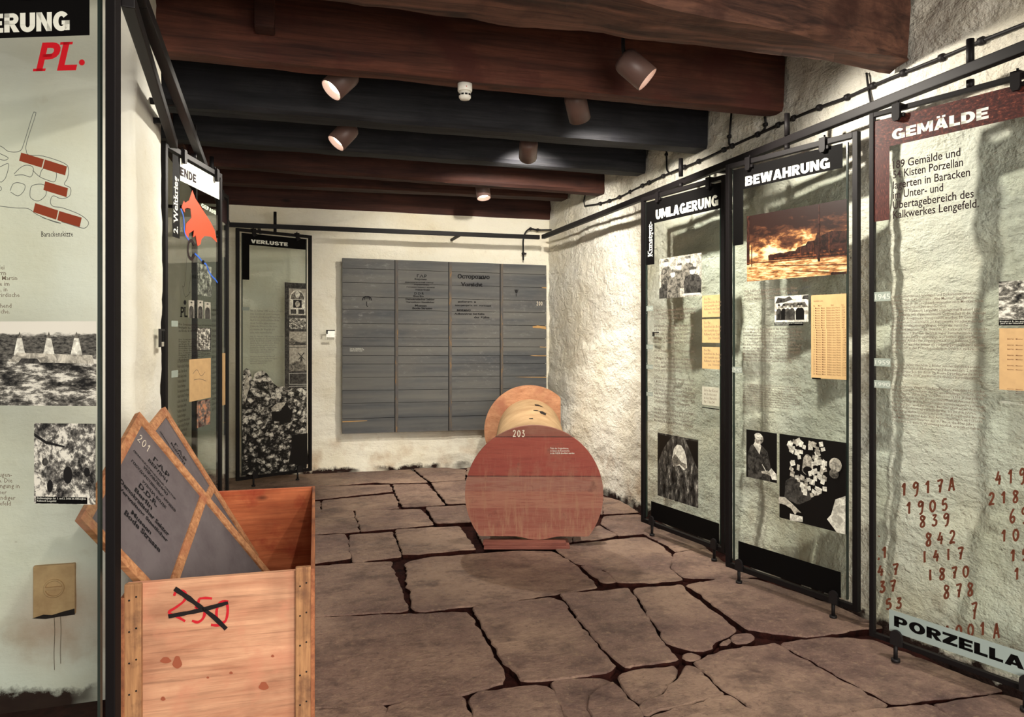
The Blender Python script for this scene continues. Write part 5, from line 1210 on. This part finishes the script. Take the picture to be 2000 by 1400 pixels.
# ------------------------------------------------------------------ surface cables on the right wall
def wall_pt(px, py, off=.010):
    x = XR-.04
    for _ in range(6):
        q = on_x(px, py, x); u = (q.y+1.6*H)/(YB+.03+1.6*H); v = (q.z+.05)/(ZC+.1)
        x = f_right(u, v)[0]-off
    return Vector((x, q.y, q.z))
G7 = lambda x, y: (1000+x/2, y/2)
def cable(pts, clips, label, r=.008, group='surface cables', fn=wall_pt):
    P3 = [fn(*p) for p in pts]; P3 = smooth(P3, 4); b = P3[0]
    e = tag(empty('cable', b), label, 'cable', group)
    mb = MB(); mb.tube([p-b for p in P3], r, 8); mb.build('conduit', M['black2'], e)
    for cpx in clips:
        q = min(P3, key=lambda p: (Vector(((CX+FP*((p.x*CS-p.y*SN)/(p.x*SN+p.y*CS))), CY-FP*(p.z-H)/(p.x*SN+p.y*CS)))-Vector(cpx)).length)-b
        mb = MB(); mb.lathe([(r*1.2, -.013), (r*2.0, -.009), (r*2.0, .009), (r*1.2, .013)], 10, 0, Matrix.Translation(q) @ Matrix.Rotation(math.pi/2, 4, 'X')); mb.box(q+Vector((0, -.010, -.008)), q+Vector((.03, .010, .008))); mb.build('cable_clip', M['black2'], e)
mp = [(285,805),(345,795),(420,770),(510,725),(620,675),(730,630),(860,570),(960,525),(1070,475),(1200,420),(1310,380),(1410,335),(1530,285),(1680,225),(1835,160),(2000,95),(2200,15)]
mc = [(340,796),(380,783),(420,770),(460,748),(500,728),(540,712),(600,684),(670,655),(735,628),(815,590),(870,565),(960,525),(1030,493),(1110,458),(1190,424),(1300,384),(1410,335),(1530,285),(1680,225),(1835,160)]
cable([G7(*p) for p in mp], [G7(*p) for p in mc], 'long black cable with clips climbing along the right wall')
cable([G7(*p) for p in [(1385,285),(1390,330),(1398,380),(1404,412)]], [], 'short black cable dropping from the nearest beam at the right wall', .005)
cable([G7(*p) for p in [(857,440),(852,500),(848,560),(862,572)]], [(1426, 270)], 'short curved cable dropping from the red brown beam to the long cable', .006)
cable([G7(*p) for p in [(987,455),(990,480),(985,505),(962,525)]], [(1494, 243)], 'short hooked cable under the end of the red brown beam', .006)
cable([G7(*p) for p in [(603,580),(604,630),(606,665),(622,680)]], [(1302, 300)], 'short cable dropping from the far blackened beam end', .006)
cable([G7(*p) for p in [(285,762),(281,785),(283,803)]], [], 'shortest cable, at the far end of the long one', .005)
kn = [(270,860),(305,843),(345,825),(385,808),(430,790),(480,770),(540,752),(600,730),(670,700),(755,665),(880,612),(960,580),(1115,517),(1195,485),(1305,443),(1435,395),(1545,348),(1685,297),(1845,235)]
rail_pt = lambda px, py: on_x(px, py, 1.885*H)
cable([G7(*p) for p in [(130,915),(180,898)]+kn+[(2060,150)]], [G7(*p) for p in kn], 'black cable with round clips right behind the right hanging rail', .009, fn=lambda px, py: (lambda q: Vector((q.x, q.y, ZR+.040)))(rail_pt(px, py)))
bk = lambda px, py: on_y(px, py, YB-.085)
cable([(1077, 449), (1050, 449), (1036, 447), (1027, 453), (1022, 468), (1022, 490), (1022, 508)], [(1036, 448), (1050, 449), (1022, 493)], 'black cable running down from the rail corner behind the grey lid', .008, fn=bk)

# ------------------------------------------------------------------ small fittings on the walls
M['slip'] = plain('grey_paper_slip', (172, 168, 154), .8, .1)
M['clear'] = m_glass('clear_acrylic', (.95, .96, .94))
def holder(mapf, n, px0, py0, px1, py1, label, side_w=.18):
    """clear label holder with a dark angled edge; mapf turns a pixel into a wall point, n points out of the wall"""
    a, b = mapf(px0, py0), mapf(px1, py1); o = (a+b)/2
    u = Vector((b.x-a.x, b.y-a.y, 0)); w = u.length/2; u.normalize(); hh = (a.z-b.z)/2
    e = tag(empty('label_holder', o), label, 'label holder'); M4 = Matrix(((u.x, n.x, 0, 0), (u.y, n.y, 0, 0), (0, 0, 1, 0), (0, 0, 0, 1)))
    mb = MB(); mb.box((-w, -.05, -hh), (w, .012, hh), 0, 0, M4); mb.build('clear_plate', M['clear'], e)
    mb = MB(); mb.box((-w, .0121, hh*.78), (w, .016, hh), 0, 0, M4); mb.box((-w, .0121, -hh*(1 if side_w > .3 else -.2)), (-w+w*side_w*2, .016, hh*.779), 0, 0, M4); mb.build('dark_edge', M['bracket'], e)
    mb = MB(); mb.box((-w*.9, .0121, -hh*.95), (w*.9, .0135, -hh*.45), 0, 0, M4); mb.build('paper_slip', M['slip'], e)
holder(lambda x, y: on_y(x, y, YB-.075), Vector((0, -1, 0)), 637, 644, 654, 664, 'small clear label holder on the back wall left of the grey lid')
holder(lambda x, y: on_x(x, y, XP+.004), Vector((1, 0, 0)), 303, 642, 314, 677, 'small dark label holder on the edge of the white pier', .4)
holder(lambda x, y: wall_pt(x, y, .03), Vector((-1, 0, 0)), 1278, 648, 1290, 670, 'small label holder on the right wall behind the farthest panel', .3)

t = NT('ochre_cover_plate'); v = t.coord(); n = t.noise(v, 9, 6, .65)
M['ochre'] = t.fin(t.mix(t.mapr(n, .4, .7), S((206, 170, 126)), S((172, 134, 96))), .6, .35)
pw = lambda x, y: on_y(x, y, YP0-.006)
a, b = pw(66, 1105), pw(148, 1198); o = Vector(((a.x+b.x)/2, YP0-.004, (a.z+b.z)/2)); w, hh = (b.x-a.x)/2, (a.z-b.z)/2
e = tag(empty('cover_plate', o), 'square ochre cover plate with a round lock, low on the left wall behind glass', 'cover plate')
mb = MB(); mb.box((-w, -.012, -hh), (w, .02, hh), .004); mb.build('plate', M['ochre'], e)
RX = Matrix.Rotation(math.pi/2, 4, 'X')
mb = MB(); mb.lathe([(w*.50, .012), (w*.50, .017), (w*.44, .019), (w*.40, .016), (w*.40, .012)], 32, 0, Matrix.Translation((0, 0, hh*.1)) @ RX, True, False); mb.build('lock_ring', M['ochre'], e)
mb = MB(); mb.box((-w*.42, -.019, hh*.04), (w*.42, -.0122, hh*.17), .002); mb.build('lock_bar', M['ochre'], e)
mb = MB(); mb.poly([(-w*1.04, -.0125, -hh*.99), (-w*.5, -.0126, -hh*.88), (-w*.1, -.0127, -hh*.93), (w*.4, -.0126, -hh*.84), (w*.98, -.0125, -hh*.76), (w*1.0, -.0126, -hh*1.0), (w*.3, -.0128, -hh*1.02), (-w*.4, -.0128, -hh*1.06)][::-1]); mb.build('tar_smear', M['brushblack'], e)
for dx, l in ((-.02, 1.0), (.28, .93)):
    bm = bmesh.new(); ribbon(bm, smooth([(dx*w, -hh*1.0), (dx*w+.002, -hh*1.6), (dx*w, -hh*2.4), (dx*w+.001, -hh*3.1*l)], 6), .0016, lambda p, q: Vector((p, -.0065, q)))
    me = bpy.data.meshes.new('drip_stain'); bm.to_mesh(me); bm.free(); link_mesh('drip_stain', me, M['text_ink'], e)
